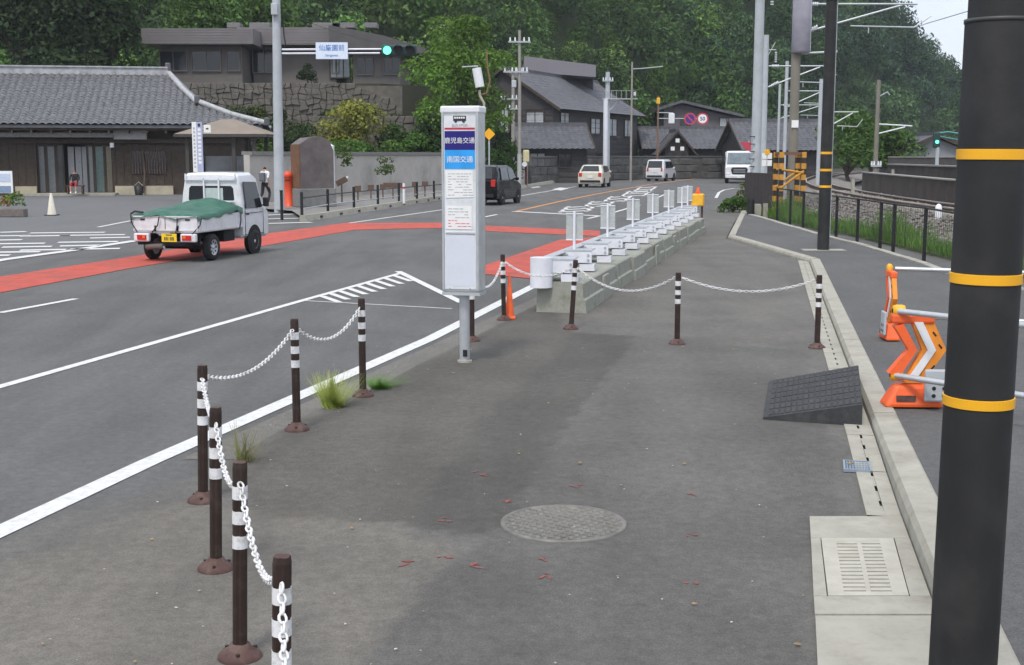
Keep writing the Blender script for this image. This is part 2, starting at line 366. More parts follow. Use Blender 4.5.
mk = line([(514, 211.6), (606, 216.5)], .35, LINEW, .01); struct('stop_line', mk)
mk = MB()
for x, y, w in ((575, 211, 30), (597, 206, 26), (615, 201, 24), (634, 195.5, 26), (642, 191.5, 20)):
    for j in range(3): line([(x - w / 2 + j * 3, y - j * 2.2 + 1), (x + w / 2 + j * 2, y - j * 2.2 - .4)], .38, LINEW, mb=mk)
    line([(x - w / 2, y + 1.5), (x - w / 2 + 9, y - 4.5)], .16, LINEW, mb=mk); line([(x + w / 2 - 4, y + .6), (x + w / 2 + 4, y - 4.6)], .16, LINEW, mb=mk)
struct('road_lettering', mk)
mk = MB()
line([(588, 218.7), (601, 215.7)], .14, LINEW, mb=mk); line([(612, 213), (640, 205)], .14, LINEW, mb=mk); line([(652, 200), (673, 191)], .14, LINEW, mb=mk)
line([(521, 195.8), (576, 186.6)], .14, LINEW, mb=mk); pq([(552, 189.6), (560, 187.6), (569, 188.4), (561, 190.6)], LINEW, mk, .009)
pq([(530, 187.5), (538, 186.4), (541, 187.2), (533, 188.2)], LINEW, mk)
line([(484, 217.2), (497, 214.6)], .14, LINEW, mb=mk); line([(340, 224.5), (445, 209.5)], .13, LINEW, mb=mk)
line([(716, 198), (719, 192.5), (724, 190), (734, 188.4), (760, 187.6)], .16, LINEW, mb=mk)
line([(525, 184.5), (545, 180.5), (600, 177.2), (700, 176)], .18, LINEW, mb=mk)
struct('far_lane_markings', mk)
mk = MB()
line([(-60, 273), (0, 260.5), (70, 251), (136, 241)], .3, LINEW, .012, mk); line([(98, 227.5), (131, 221)], .13, LINEW, .012, mk)
for x0, x1, y in ((20, 70, 236.2), (60, 125, 235.4), (-10, 45, 244), (70, 120, 249.3), (20, 66, 250.3), (-30, 30, 236.3), (0, 26, 232.3), (30, 105, 233), (-30, 22, 240.5), (58, 118, 242.3), (2, 52, 247.2), (-20, 40, 252.5), (90, 130, 238), (60, 100, 246), (-40, 10, 256)):
    line([(x0, y + .4), (x1, y - .4)], .4, LINEW, .012, mk)
for x0, x1, y in ((262, 300, 215.5), (255, 318, 219.5), (262, 312, 224)): line([(x0, y), (x1, y - 1.4)], .35, LINEW, .012, mk)
struct('forecourt_markings', mk)
# worn red survey marks sprayed on the sidewalk
SPRAY = mat('faded red spray paint', (.22, .07, .065), .9, var=.4, scale=60, dirt=(.14, .11, .1), dscale=25, damt=.9)
mk = MB(); sr = random.Random(5)
for x, y, k in ((402, 557, 7), (446, 553, 9), (470, 559, 9), (545, 553, 6), (546, 569, 6), (691, 488, 5), (691, 529, 5), (692, 576, 6), (445, 513, 6), (480, 471, 6), (578, 482, 6), (506, 494, 3), (574, 307, 20), (850, 357, 10)):
    for j in range(3):
        q = P(x + sr.uniform(-k, k), y + sr.uniform(-2.5, 2.5), .05); a = sr.uniform(-1.2, 1.2); L = sr.uniform(.012, .006 * max(k, 6)); w = sr.uniform(.006, .016)
        d = Vector((math.cos(a), math.sin(a), 0)); nn = Vector((-d.y, d.x, 0))
        c = [q + d * L + nn * w * .5, q + nn * w, q - d * L * .7 + nn * w * .6, q - d * L, q - d * L * .4 - nn * w, q + d * L * .6 - nn * w * .7]
        mk.add([(v.x, v.y, sz(v.y) + .003 + .0006 * j) for v in c], [tuple(range(6))], SPRAY)
struct('sprayed_survey_marks', mk)
# grit and dead leaves
mk = MB(); GR = mat('pale grit', (.4, .38, .33), .9, var=.4, scale=90); LFD = mat('dead leaf', (.3, .2, .08), .8, var=.4, scale=60)
for i in range(150):
    yv = 4.6 + 9 * sr.random() ** 1.6; xv = sr.uniform(-2.2, xk(yv) - .3); s = sr.uniform(.004, .011); m_ = GR if i % 4 else LFD
    if m_ is LFD: s *= 1.7
    c = Vector((xv, yv, sz(yv) + .010)); a = sr.uniform(0, 6.3)
    mk.add([c + Vector((s * math.cos(a + t) * sr.uniform(.6, 1.2), s * math.sin(a + t) * .8, sr.uniform(0, .006))) for t in (0, 1.5, 3.1, 4.6)] + [c + Vector((0, 0, s * .6))], [(0, 1, 4), (1, 2, 4), (2, 3, 4), (3, 0, 4)], m_)
mk.build('grit_and_litter', kind='stuff', label='pale grit and dead leaf scraps strewn over the sidewalk')

# right kerb ---------------------------------------------------------
kerb = obj('kerb', None, kind='structure')
prof = [(0, -.05), (.012, .1), (.035, .14), (.19, .15), (.205, .14), (.21, -.05)]
def kerb_run(A, B, step=2.0, gap=.008):
    d = (B - A); L = d.length; d.normalize(); n = Vector((d.y, -d.x, 0)); k = 0.
    while k < L - .05:
        e = min(k + step, L); b = MB(); jz = rnd.uniform(-.003, .003)
        vs = [A + d * t + n * u + Vector((0, 0, w + jz)) for t in (k + gap / 2, e - gap / 2) for u, w in prof]; m = len(prof)
        b.add(vs, [tuple(range(m)), tuple(range(2 * m - 1, m - 1, -1))] + [(i, (i + 1) % m, m + (i + 1) % m, m + i) for i in range(m)], CONC)
        b.build('kerb_stone', kerb); k = e
K0 = KA - kdir * 12
kerb_run(K0, KB)
KC, KD = P(727, 241), P(741, 214)
kerb_run(KB + (KC - KB).normalized() * .02, KC); kerb_run(KC + (KD - KC).normalized() * .22, KD)
# slotted gutter strip at the foot of the kerb
gut = MB()
GSLOT = mat('drain slot', (.012, .012, .012), .9)
ya_ = P(809, 521).y
t = (ya_ - KA.y + .012) / kdir.y
while t < 17.3:
    a = KA + kdir * t; b = a + kdir * .99
    if a.y > ya_ or b.y < 1.4:
        gut = MB(); w = .2; sl = .008; cw = -w * .5
        def gq(p0, p1, u0, u1, m_, dz=0):
            q4 = [p0 + knor * u0, p0 + knor * u1, p1 + knor * u1, p1 + knor * u0]
            gut.add([(v.x, v.y, sz(v.y) + .01 + dz) for v in q4], [(0, 1, 2, 3)], m_)
        gq(a, b, -w, cw - sl, CONC); gq(a, b, cw + sl, -.002, CONC)
        for k in range(3): gq(a + kdir * (k * .33), a + kdir * (k * .33 + .22), cw - sl, cw + sl, CONC)
        gq(a, b, cw - sl, cw + sl, GSLOT, -.03)
        gut.add([(v.x, v.y, sz(v.y) + z_) for v, z_ in ((a - knor * w, .01), (b - knor * w, .01), (b - knor * w, -.05), (a - knor * w, -.05))], [(0, 1, 2, 3)], CONC)
        gut.build('gutter_stone', kerb)
    t += 1.0
apr = [P(809.5, 521), Vector((xk(P(809, 521).y) - .004, P(809, 521).y, 0)), Vector((xk(0) - .004, 0, 0)), Vector((.1, 0, 0)), P(817, 665)]
# concrete apron round the inlet: slabs
apron = obj('drain_apron', None, kind='structure')
ya, yb = P(809, 521).y, P(817, 665).y
def xa(y): a, b = P(809.5, 521), P(817, 665); return a.x + (b.x - a.x) * (y - a.y) / (b.y - a.y)
INL = [P(820, 543), P(896, 545), P(910, 602), P(824, 598)]
iy1, iy0 = INL[0].y, INL[2].y; ix = lambda y: (INL[3].x + (INL[0].x - INL[3].x) * (y - iy0) / (iy1 - iy0), INL[2].x + (INL[1].x - INL[2].x) * (y - iy0) / (iy1 - iy0))
def slab(pts, z=.03):
    b = MB(); n = len(pts); b.add([(p[0], p[1], z) for p in pts] + [(p[0], p[1], -.05) for p in pts], [tuple(range(n))] + [(i, (i + 1) % n, n + (i + 1) % n, n + i) for i in range(n)], CONC)
    b.build('apron_slab', apron)
e = .004
slab([(xa(ya), ya), (xk(ya) - e, ya), (xk(iy1) - e, iy1), (xa(iy1), iy1)])
slab([(xa(iy1), iy1 - e), (ix(iy1)[0], iy1 - e), (ix(iy0)[0], iy0 + e), (xa(iy0), iy0 + e)])
slab([(ix(iy1)[1], iy1 - e), (xk(iy1) - e, iy1 - e), (xk(iy0) - e, iy0 + e), (ix(iy0)[1], iy0 + e)])
ym = P(815, 620).y
slab([(xa(iy0), iy0), (xk(iy0) - e, iy0), (xk(ym) - e, ym), (xa(ym), ym)])
slab([(xa(ym), ym - .01), (xk(ym) - e, ym - .01), (xk(4.2) - e, 4.2), (xa(4.2), 4.2)], .026)
slab([(xa(4.2), 4.19), (xk(4.2) - e, 4.19), (xk(1.5) - e, 1.5), (xa(1.5), 1.5)], .03)

# raised asphalt to the right of the kerb
ofs = knor * .13
edge = [P(745, 213, .14), P(770, 220, .14), P(818, 234, .14), P(868, 246.5, .14), P(928, 265, .14), P(975, 283, .14), Vector((9.2, 15, 0)), Vector((9.2, -8, 0))]
n2 = Vector(((KC - KB).normalized().y, -(KC - KB).normalized().x, 0)); n3 = Vector(((KD - KC).normalized().y, -(KD - KC).normalized().x, 0))
deckp = [K0 + ofs, KB + ofs * .7 + n2 * .06, KC + n2 * .13 + n3 * .1, KD + n3 * .13] + edge
poly(deckp, .135, A_DECK, mb := MB()); struct('raised_pavement', mb)
mb = MB(); ed = [Vector((p.x, p.y, 0)) for p in edge]
eb = obj('edging', None, kind='structure')
for a, b in zip(ed, ed[1:]):
    L = (b - a).length; k = 0; d = (b - a).normalized(); n = Vector((-d.y, d.x, 0)) * .08
    while k < L - .1:
        t = min(k + 1.0, L); m_ = MB(); z = .16 + rnd.uniform(-.01, .01)
        p0, p1 = a + d * (k + .01), a + d * (t - .01); vs = [p0 - n, p1 - n, p1 + n, p0 + n]
        m_.add([v + Vector((0, 0, 0)) for v in vs] + [v + Vector((0, 0, z)) for v in vs], [(4, 5, 6, 7), (0, 1, 5, 4), (1, 2, 6, 5), (2, 3, 7, 6), (3, 0, 4, 7)], CONC)
        m_.build('edging_stone', eb); k = t

# railway bank, track and the far platform walls -----------------------
BALL = mat('ballast gravel', (.19, .172, .155), .95, var=.5, scale=14, bump=.8, bscale=30, dirt=(.1, .09, .07), dscale=1, damt=.5)
SOIL = mat('grassy soil', (.08, .085, .04), .95, var=.4, scale=3, bump=.5, bscale=12)
profb = [(8.4, -.05), (9.6, .05), (10.1, .12), (11.5, .5), (13.9, .5), (14.6, .3), (15.2, .2)]
def bank_z(x):
    for (a, za), (b, zb) in zip(profb, profb[1:]):
        if a <= x <= b: return za + (zb - za) * (x - a) / (b - a)
    return 0
mb = MB(); ys = [-8, 10, 20, 30, 40, 45, 50, 55, 60, 65, 70, 80, 90, 100, 120]
shift = lambda y: 0 if y < 30 else (y - 30) ** 2 * .0026
vs = [(x + shift(y), y, z) for y in ys for x, z in profb]; m = len(profb)
for i in range(len(ys) - 1):
    for k in range(m - 1): mb.add([vs[i * m + k], vs[i * m + k + 1], vs[(i + 1) * m + k + 1], vs[(i + 1) * m + k]], [(0, 1, 2, 3)], SOIL if k < 2 else BALL)
struct('railway_bank', mb)
st = MB(); sr = random.Random(11)
for i in range(5200):
    y = 13 + 42 * sr.random() ** 1.3; x = sr.uniform(10.0, 13.9); z = bank_z(x); s = sr.uniform(.03, .075) * (1 + y / 90)
    q = Matrix.Rotation(sr.uniform(0, 6), 3, 'Z') @ Matrix.Rotation(sr.uniform(0, 6), 3, 'X')
    vs = [Vector((x + shift(y), y, z + s * .3)) + q @ Vector(v) * s * sr.uniform(.75, 1.1) for v in ((1, 0, 0), (-1, 0, 0), (0, 1, 0), (0, -1, 0), (0, 0, .8), (0, 0, -.8))]
    st.add(vs, [(0, 2, 4), (2, 1, 4), (1, 3, 4), (3, 0, 4), (2, 0, 5), (1, 2, 5), (3, 1, 5), (0, 3, 5)], BALL)
st.build('track_ballast', kind='stuff', label='brown grey ballast stones heaped on the railway bank')
RAIL = mat('rusty rail', (.1, .06, .045), .7, metal=.4, var=.3)
RAILT = mat('worn rail head', (.45, .43, .4), .4, metal=.6)
tr = thing('railway_track', 'rusty railway track on ballast behind the dark mesh fence', 'railway track')
for x in (12.2, 13.27):
    b = MB()
    for a, c in zip(ys, ys[1:]):
        for (w, z0, z1, m_) in ((.1, .53, .57, RAIL), (.025, .57, .65, RAIL), (.055, .65, .685, RAILT)):
            for (p, q) in ((-w / 2, w / 2),):
                v = [(x + s_ + shift(yy), yy, zz) for yy in (a, c) for s_, zz in ((p, z0), (q, z0), (q, z1), (p, z1))]
                b.add(v, [(0, 1, 5, 4), (1, 2, 6, 5), (2, 3, 7, 6), (3, 0, 4, 7)], m_)
    b.build('rail', tr)
slp = MB().box((0, 0, 0), (2.0, .24, .1), CONC).mesh('sleeper')
for i in range(70): obj('sleeper', slp, tr, loc=(12.73 + shift(14 + i * .62), 14 + i * .62, .515))
PLW = mat('dark platform wall', (.06, .05, .044), .9, var=.35, scale=1.2, bump=.4, bscale=10, dirt=(.1, .09, .08), dscale=.5, damt=.5)
def wall_run(name, label, pts, h, th, m, cope=None, cat='wall', post=None):
    w = thing(name, label, cat, (pts[0][0], pts[0][1], 0)); o = Vector((pts[0][0], pts[0][1], 0))
    b = MB(); cp = MB()
    for p, q in zip(pts, pts[1:]):
        p, q = Vector((*p, 0)) - o, Vector((*q, 0)) - o; d = (q - p).normalized(); n = Vector((-d.y, d.x, 0)) * th / 2
        for (mm, z0, z1, k, m_) in ((b, -.1, h, 1, m),) + (((cp, h + .002, h + cope[1], cope[2], cope[0]),) if cope else ()):
            vs = [v + Vector((0, 0, z)) for z in (z0, z1) for v in (p - n * k, q - n * k, q + n * k, p + n * k)]
            mm.add(vs, [(4, 5, 6, 7), (0, 1, 5, 4), (1, 2, 6, 5), (2, 3, 7, 6), (3, 0, 4, 7)], m_)
    b.build('wall_face', w)
    if cope: cp.build('coping', w)
    return w
COPE = mat('weathered coping', (.24, .23, .21), .9, var=.2, scale=2)
wall_run('platform_wall', 'low dark brown wall directly across the railway track', [(15.7, 5), (15.7, 45), (18, 64)], 1.25, .4, PLW, (COPE, .05, 1.2))
wall_run('platform_wall', 'middle dark brown wall tier behind the low track wall', [(19, 8), (19, 48), (20.5, 68)], 1.62, .5, PLW, (COPE, .07, 1.2))
wall_run('platform_wall', 'farthest and highest dark grey wall below the grey gabled shed', [tuple(AT(889, 160, 76)[:2]), tuple(AT(1030, 160, 72)[:2])], 2.0, .5, WOODG, (COPE, .06, 1.2))

# hills ----------------------------------------------------------------
def lerp(tab, x):
    if x <= tab[0][0]: return tab[0][1]
    for (a, va), (b, vb) in zip(tab, tab[1:]):
        if x <= b: return va + (vb - va) * (x - a) / (b - a)
    return tab[-1][1]
D0 = [(-400, 90), (0, 92), (150, 108), (440, 112), (520, 130), (660, 150), (760, 175), (850, 215), (920, 250), (1000, 270), (1500, 300)]
TOP = [(-400, 80), (300, 85), (640, 80), (760, 56), (830, 43), (880, 31), (905, 24), (935, 16.5), (965, 9.5), (1010, 5), (1100, 4), (1500, 3)]
def hill(px, dist):
    d0 = lerp(D0, px); top = lerp(TOP, px); t = max(dist - d0, 0)
    h = top * (1 - math.exp(-t * .95 / top)) if t > 0 else 0
    h += (math.sin(px * .021 + dist * .05) * 2.2 + math.sin(px * .05 - dist * .031) * 1.4) * min(t / 30, 1) * min(top / 40, 1)
    return h - .3
mb = MB(); pxs = list(range(-420, 1540, 28)); ds = [0, 4, 9, 16, 25, 36, 50, 70, 95, 130, 180, 260, 380]
vs = []
for px in pxs:
    u = (px - CX) / F
    for d in ds:
        Y = lerp(D0, px) + d; vs.append((u * Y, Y, hill(px, Y)))
m = len(ds)
mb.add(vs, [(i * m + k, (i + 1) * m + k, (i + 1) * m + k + 1, i * m + k + 1) for i in range(len(pxs) - 1) for k in range(m - 1)], mat('forest floor', (.03, .045, .018), .95, var=.4, scale=.2), True)
struct('hills', mb)

# ------------------------------------------------------------------ foliage
nrng = np.random.default_rng(5)
def crown_np(lobes, n, leaf, base, var=.35, rng=None, flat=.25):
    """leaf-sized quads spread through and over lobes (cx,cy,cz,rx,ry,rz); returns verts (n,4,3), colours (n,3)"""
    rng = rng or nrng
    w = np.array([l[3] * l[4] + l[4] * l[5] for l in lobes]); k = rng.choice(len(lobes), n, p=w / w.sum()); L = np.array(lobes)[k]
    d = rng.normal(size=(n, 3)); d /= np.linalg.norm(d, axis=1)[:, None]; d[:, 2] = np.where(d[:, 2] < -.45, -d[:, 2], d[:, 2])
    # clumps: pull leaves toward a limited set of twig directions
    rad = np.where(rng.random(n) < .8, rng.uniform(.84, 1.1, n), rng.uniform(.45, .9, n))
    c = L[:, :3] + d * L[:, 3:] * rad[:, None]
    nrm = d * .9 + rng.normal(size=(n, 3)) * .55 + np.array([0, 0, flat]); nrm /= np.linalg.norm(nrm, axis=1)[:, None]
    t = np.cross(nrm, rng.normal(size=(n, 3))); t /= np.linalg.norm(t, axis=1)[:, None]; b = np.cross(nrm, t)
    s = leaf * rng.uniform(.55, 1.35, n)[:, None]
    V = np.stack([c - t * s, c + b * s * .55, c + t * s, c - b * s * .55], 1)
    lobe_tone = rng.uniform(1 - var, 1 + var, len(lobes))[k]; leaf_tone = rng.uniform(.7, 1.3, n)
    col = np.array(base)[None] * (lobe_tone * leaf_tone)[:, None]
    return V, col
def leaf_mesh(name, V, col, mats=(LEAF,)):
    n = len(V); me = bpy.data.meshes.new(name); me.vertices.add(n * 4); me.loops.add(n * 4); me.polygons.add(n)
    me.vertices.foreach_set('co', V.reshape(-1).astype(np.float32)); me.loops.foreach_set('vertex_index', np.arange(n * 4, dtype=np.int32))
    me.polygons.foreach_set('loop_start', np.arange(0, n * 4, 4, dtype=np.int32)); me.polygons.foreach_set('loop_total', np.full(n, 4, dtype=np.int32))
    at = me.color_attributes.new('Col', 'FLOAT_COLOR', 'POINT'); c4 = np.ones((n, 4, 4), np.float32); c4[:, :, :3] = col[:, None, :]
    at.data.foreach_set('color', c4.reshape(-1))
    for m_ in mats: me.materials.append(m_)
    me.update(); return me
def lobes_for(r, h, k, rng, z0=0.):
    out = []
    for i in range(k):
        a = rng.uniform(0, 6.283); zz = rng.uniform(0, 1); rr = r * rng.uniform(.25, .7) * (1 - .55 * zz)
        s = r * rng.uniform(.28, .48); out.append((rr * math.cos(a), rr * math.sin(a), z0 + h * (.2 + .75 * zz), s, s, s * rng.uniform(.7, .95)))
    return out
GREENS = [(.05, .095, .024), (.064, .125, .03), (.046, .08, .028), (.08, .14, .03), (.056, .1, .032), (.042, .075, .028), (.09, .145, .038)]
protos = []
pr = random.Random(21)
for i in range(9):
    lb = lobes_for(1, 1.7, 15, pr); protos.append(crown_np(lb, 720, .062, (1, 1, 1), .3))
def forest(name, label, regions, count, size, seed, greens, zmin=0, boost=1.):
    rg = random.Random(seed); Vs = []; Cs = []; placed = []
    tries = 0
    while len(placed) < count and tries < count * 8:
        tries += 1; px0, px1, dd0, dd1 = rg.choice(regions); px = rg.uniform(px0, px1); Y = lerp(D0, px) + rg.uniform(dd0, dd1); u = (px - CX) / F
        x, z = u * Y, hill(px, Y); s = size * rg.uniform(.65, 1.35) * (1 if Y < 200 else 1.1)
        if any((x - a) ** 2 + (Y - b) ** 2 < (.40 * (s + c)) ** 2 for a, b, c in placed): continue
        placed.append((x, Y, s)); V, col = protos[rg.randrange(len(protos))]
        a = rg.uniform(0, 6.28); ca, sa = math.cos(a), math.sin(a); Rm = np.array([[ca, -sa, 0], [sa, ca, 0], [0, 0, rg.uniform(.9, 1.35)]])
        Vs.append(V @ Rm.T * s + np.array([x, Y, z - .2])); g = rg.choice(greens); k = rg.choice((.95, 1.15, 1.4, 1.7, 2.1)) * rg.uniform(.9, 1.1) * boost
        Cs.append(col * (np.array(g) * k)[None])
    return obj(name, leaf_mesh(name, np.concatenate(Vs), np.concatenate(Cs)), label=label, kind='stuff')
forest('hillside_forest', 'dense mixed green forest covering the steep left and middle hillside', [(-100, 150, 0, 34), (120, 480, 0, 34), (430, 700, 0, 45), (430, 700, 0, 45), (560, 720, 0, 60)], 1250, 3.7, 31, GREENS)
forest('hillside_forest', 'dark bluish green forest on the far right hill below the sky', [(660, 800, 0, 60), (760, 900, 0, 85), (760, 900, 0, 85), (850, 985, 0, 110), (960, 1060, 0, 60)], 1200, 4.1, 33, [(.034, .064, .03), (.044, .078, .032), (.03, .056, .032), (.052, .094, .034), (.042, .076, .03)])

def tree(name, label, base, h, r, green, n=2600, leaf=.16, seed=1, group=None, trunk_h=None, k=16, flat=1.0, trunk_r=None, tone=.3, lob=1.):
    rg = random.Random(seed); ng = np.random.default_rng(seed); th = trunk_h if trunk_h is not None else h * .35
    t = thing(name, label, 'tree', base, 0, group)
    b = MB(); tr_ = trunk_r or max(.06, r * .055)
    top = th + (h - th) * .55
    b.tube([(0, 0, -.3), (rg.uniform(-.1, .1), 0, th * .5), (rg.uniform(-.15, .15), rg.uniform(-.1, .1), th), (0, 0, top)], [tr_ * 1.3, tr_, tr_ * .85, tr_ * .3], BARK, 8)
    lb = [(x * (1 + (1 - lob) * .6), y * (1 + (1 - lob) * .6), z, a * lob, bb * lob, c * flat * lob) for x, y, z, a, bb, c in lobes_for(r, h - th, k, rg, th)]
    for l in lb[:8]: b.tube([(0, 0, th * rg.uniform(.75, 1.)), (l[0] * .5, l[1] * .5, (th + l[2]) / 2), l[:3]], [tr_ * .5, tr_ * .35, tr_ * .12], BARK, 6)
    b.build('trunk', t)
    V, col = crown_np(lb, n, leaf, green, tone, ng); obj('crown', leaf_mesh('crown', V, col), t); return t
def bush(name, label, base, r, h, green, n=900, leaf=.09, seed=1, cat='shrub', group=None, k=9, stem=True):
    rg = random.Random(seed); ng = np.random.default_rng(seed); t = thing(name, label, cat, base, 0, group)
    lb = [(l[0], l[1], l[2] * .8, l[3], l[4], l[5]) for l in lobes_for(r, h, k, rg)]
    V, col = crown_np(lb, n, leaf, green, .25, ng); V[:, :, 2] = np.maximum(V[:, :, 2], .0); obj('foliage', leaf_mesh('foliage', V, col), t)
    if not stem: return t
    b = MB()
    for i in range(4): a = rg.uniform(0, 6.3); b.tube([(0, 0, -.1), (r * .2 * math.cos(a), r * .2 * math.sin(a), h * .35), (r * .4 * math.cos(a), r * .4 * math.sin(a), h * .7)], [.03, .025, .01], BARK, 5)
    b.build('stem', t); return t
def blades(name, label, base, n, h, r, c1, c2, seed=1, cat='grass', kind=None, stalk=False):
    rg = random.Random(seed); V = np.zeros((n, 4, 3)); col = np.zeros((n, 3))
    for i in range(n):
        a = rg.uniform(0, 6.283); q = r * .35 * math.sqrt(rg.random()); x, y = q * math.cos(a * 1.7), q * math.sin(a * 1.7); L = h * rg.uniform(.4, 1.1); w = h * rg.uniform(.004, .012); o = r * rg.uniform(.2, 1.)
        V[i] = [(x - w * math.sin(a), y + w * math.cos(a), 0), (x + w * math.sin(a), y - w * math.cos(a), 0), (x + o * math.cos(a) + w * .25 * math.sin(a), y + o * math.sin(a) - w * .25 * math.cos(a), L), (x + o * math.cos(a) - w * .25 * math.sin(a), y + o * math.sin(a) + w * .25 * math.cos(a), L)]
        k = rg.random(); col[i] = [c1[j] * k + c2[j] * (1 - k) for j in range(3)]
    return obj(name, leaf_mesh(name, V, col), label=label, cat=None if kind else cat, kind=kind, loc=base)

# ================================================================== FOREGROUND THINGS
def W(px, py):                       # a photo point on the sidewalk, at its real height
    q = P(px, py, .05); q.z = sz(q.y); q2 = P(px, py, q.z); return q2
RZ = -ROADANG
# --- bollards
def make_bollard():
    t = thing('bollard', 'x', 'bollard', group='brown chain bollards round the bus stop')
    H = .8; r = .03
    b = MB(); n = 16; vs = []
    zs = (.05, .78, .8)
    for z in zs:
        for k in range(n):
            a = 2 * math.pi * k / n; rr = r * (1.05 if k % 4 else .84) * (.9 if z == .8 else 1); vs.append((rr * math.cos(a), rr * math.sin(a), z))
    b.add(vs, [(i * n + k, i * n + (k + 1) % n, (i + 1) * n + (k + 1) % n, (i + 1) * n + k) for i in range(2) for k in range(n)], BROWNB); b.add(vs[-n:], [tuple(range(n))], BROWNBASE)
    b.build('post', t)
    for z in (.68, .58, .48):
        MB().lathe([(r * .98, z - .026), (r * 1.09, z - .026), (r * 1.09, z + .026), (r * .98, z + .026)], BANDW, 16, smooth=False).build('reflective_band', t)
    bs = MB().lathe([(.095, 0), (.095, .01), (.08, .024), (.05, .042), (.042, .058), (.03, .06)], BROWNBASE, 20).build('base', t)
    bm_ = MB().cyl((0, 0, 0), (0, 0, .009), .009, BROWNB, n=6, smooth=False).mesh('bolt')
    for k in range(3): a = 2.1 * k + .6; obj('bolt', bm_, bs, loc=(.07 * math.cos(a), .07 * math.sin(a), .028))
    return t
BOL = [(300, 1110, 'bollard nearest the camera, below the frame of the picture', 0),
       (281, 806, 'nearest brown bollard, only its banded top showing at the bottom edge', .03),
       (240, 657, 'second nearest brown bollard with its base at the bottom edge', .03),
       (216, 569, 'third brown bollard from the camera, between two overlapping bollards', .03),
       (203, 501, 'fourth brown bollard from the camera, at the left corner of the chain line', .03),
       (297, 430, 'brown white banded bollard left of the long grass tuft', 0),
       (363, 396, 'brown white banded bollard between grass tuft and low green weeds', 0),
       (472, 341, 'brown bollard hidden behind the bus stop sign post', 0),
       (504, 320, 'brown bollard standing in front of the orange traffic cone', -.02),
       (571, 329, 'brown bollard in front of the concrete barrier blocks, leaning slightly', .06),
       (677, 344, 'brown bollard standing alone in the middle of the sidewalk', 0),
       (817, 348, 'rightmost brown bollard, beside the concrete kerb', 0)]
bol0 = make_bollard(); BP = []
for i, (x, y, lab, lean) in enumerate(BOL):
    o = bol0 if i == 0 else copy_tree(bol0); q = W(x, y); place(o, q, rnd.uniform(0, 6), lab); 
    o.rotation_euler = (0, lean, 0); o.scale.z = 1.075 if i < 7 else (1.05 if i < 10 else 1.0); BP.append(q + Vector((.7 * math.sin(lean), 0, 0)))
# --- chains
def chain(a, b, sag, label, pitch=.036):
    d = b - a; L = d.length; n = max(int((L + sag * sag * 2.6 / L) / pitch), 4); mb = MB(); pts = [a + d * (i / n) - Vector((0, 0, sag * 4 * (i / n) * (1 - i / n))) for i in range(n + 1)]
    nn, kk = 10, 5
    for i in range(n):
        c = (pts[i] + pts[i + 1]) / 2; q = (pts[i + 1] - pts[i]).to_track_quat('X', 'Z').to_matrix() @ Matrix.Rotation((math.pi / 2 if i % 2 else 0) + .35, 3, 'X')
        vs = []
        for j in range(nn):
            t = 2 * math.pi * j / nn; ce = Vector((.021 * math.cos(t), .0125 * math.sin(t), 0)); no = Vector((math.cos(t), math.sin(t), 0))
            for k in range(kk): p = 2 * math.pi * k / kk; vs.append(c + q @ (ce + (no * math.cos(p) + Vector((0, 0, 1)) * math.sin(p)) * .0052))
        mb.add(vs, [(j * kk + k, ((j + 1) % nn) * kk + k, ((j + 1) % nn) * kk + (k + 1) % kk, j * kk + (k + 1) % kk) for j in range(nn) for k in range(kk)], CHAINW, True)
    return mb.build('chain', label=label, cat='chain', group='white plastic chains between the bollards')
def hook(i, j, z=.745):
    z = z * (1.05 if i < 7 else 1.0)
    a, b = BP[i], BP[j]; d = Vector(((b - a).x, (b - a).y, 0)).normalized() * .042; return a + d + Vector((0, 0, z)), b - d + Vector((0, 0, z))
for i, j, sag, lab in ((0, 1, .22, 'white plastic chain hanging straight down at the bottom edge, nearest the camera'), (1, 2, .16, 'white plastic chain hanging between the two nearest bollards'),
                       (2, 3, .14, 'white plastic chain between second and third nearest bollards'), (3, 4, .06, 'short white chain between third bollard and corner bollard'),
                       (4, 5, .13, 'white chain sagging from the corner bollard toward the grass tuft'), (5, 6, .17, 'white chain sagging above the long grass tuft'),
                       (7, 8, .22, 'white chain between the bus stop sign and the orange cone'), (8, 9, .14, 'white chain passing in front of the white barrier end roll'),
                       (9, 10, .21, 'long white chain from the barrier blocks to the lone middle bollard'), (10, 11, .14, 'long white chain from the lone middle bollard to the kerb')):
    a, b = hook(i, j); chain(a, b, sag, lab)

# --- bus stop sign
bs = thing('bus_stop_sign', 'tall white and grey bus stop sign box with blue name panels on a post', 'bus stop sign', W(464, 362.5), RZ)
z0, z1 = .70, 2.55; w, dp = .385, .24
b = MB(); b.bbox((0, .02, (z0 + z1) / 2), (w, dp, z1 - z0 - .05), ALU, .018, 2); b.build('case', bs)
MB().bbox((0, .02, z1 - .02), (w + .02, dp + .02, .07), WHITE, .015, 2).build('case_top', bs)
MB().box((0, .02, z0 + .012), (w + .006, dp + .006, .03), GALVD).build('case_foot', bs)
for s in (-1, 1): MB().box((s * (w / 2 - .016), .02 - dp / 2 - .004, (z0 + z1) / 2), (.022, .012, z1 - z0 - .1), GALV).build('edge_trim', bs)
yf = .02 - dp / 2 - .003
def plate(name, zc, h, ww, m, d=.006, x=0, par=bs): return MB().box((x, yf - d / 2, zc), (ww, d, h), m).build(name, par)
face = plate('face_panel', (z0 + z1) / 2 - .01, z1 - z0 - .14, w - .06, PANEL, .004)
NAVY = mat('navy blue print', (.018, .013, .17), .4); SKYB = mat('sky blue print', (.03, .33, .78), .4); REDL = mat('red print', (.55, .03, .05), .5); PRN = mat('black print', (.03, .03, .035), .6)
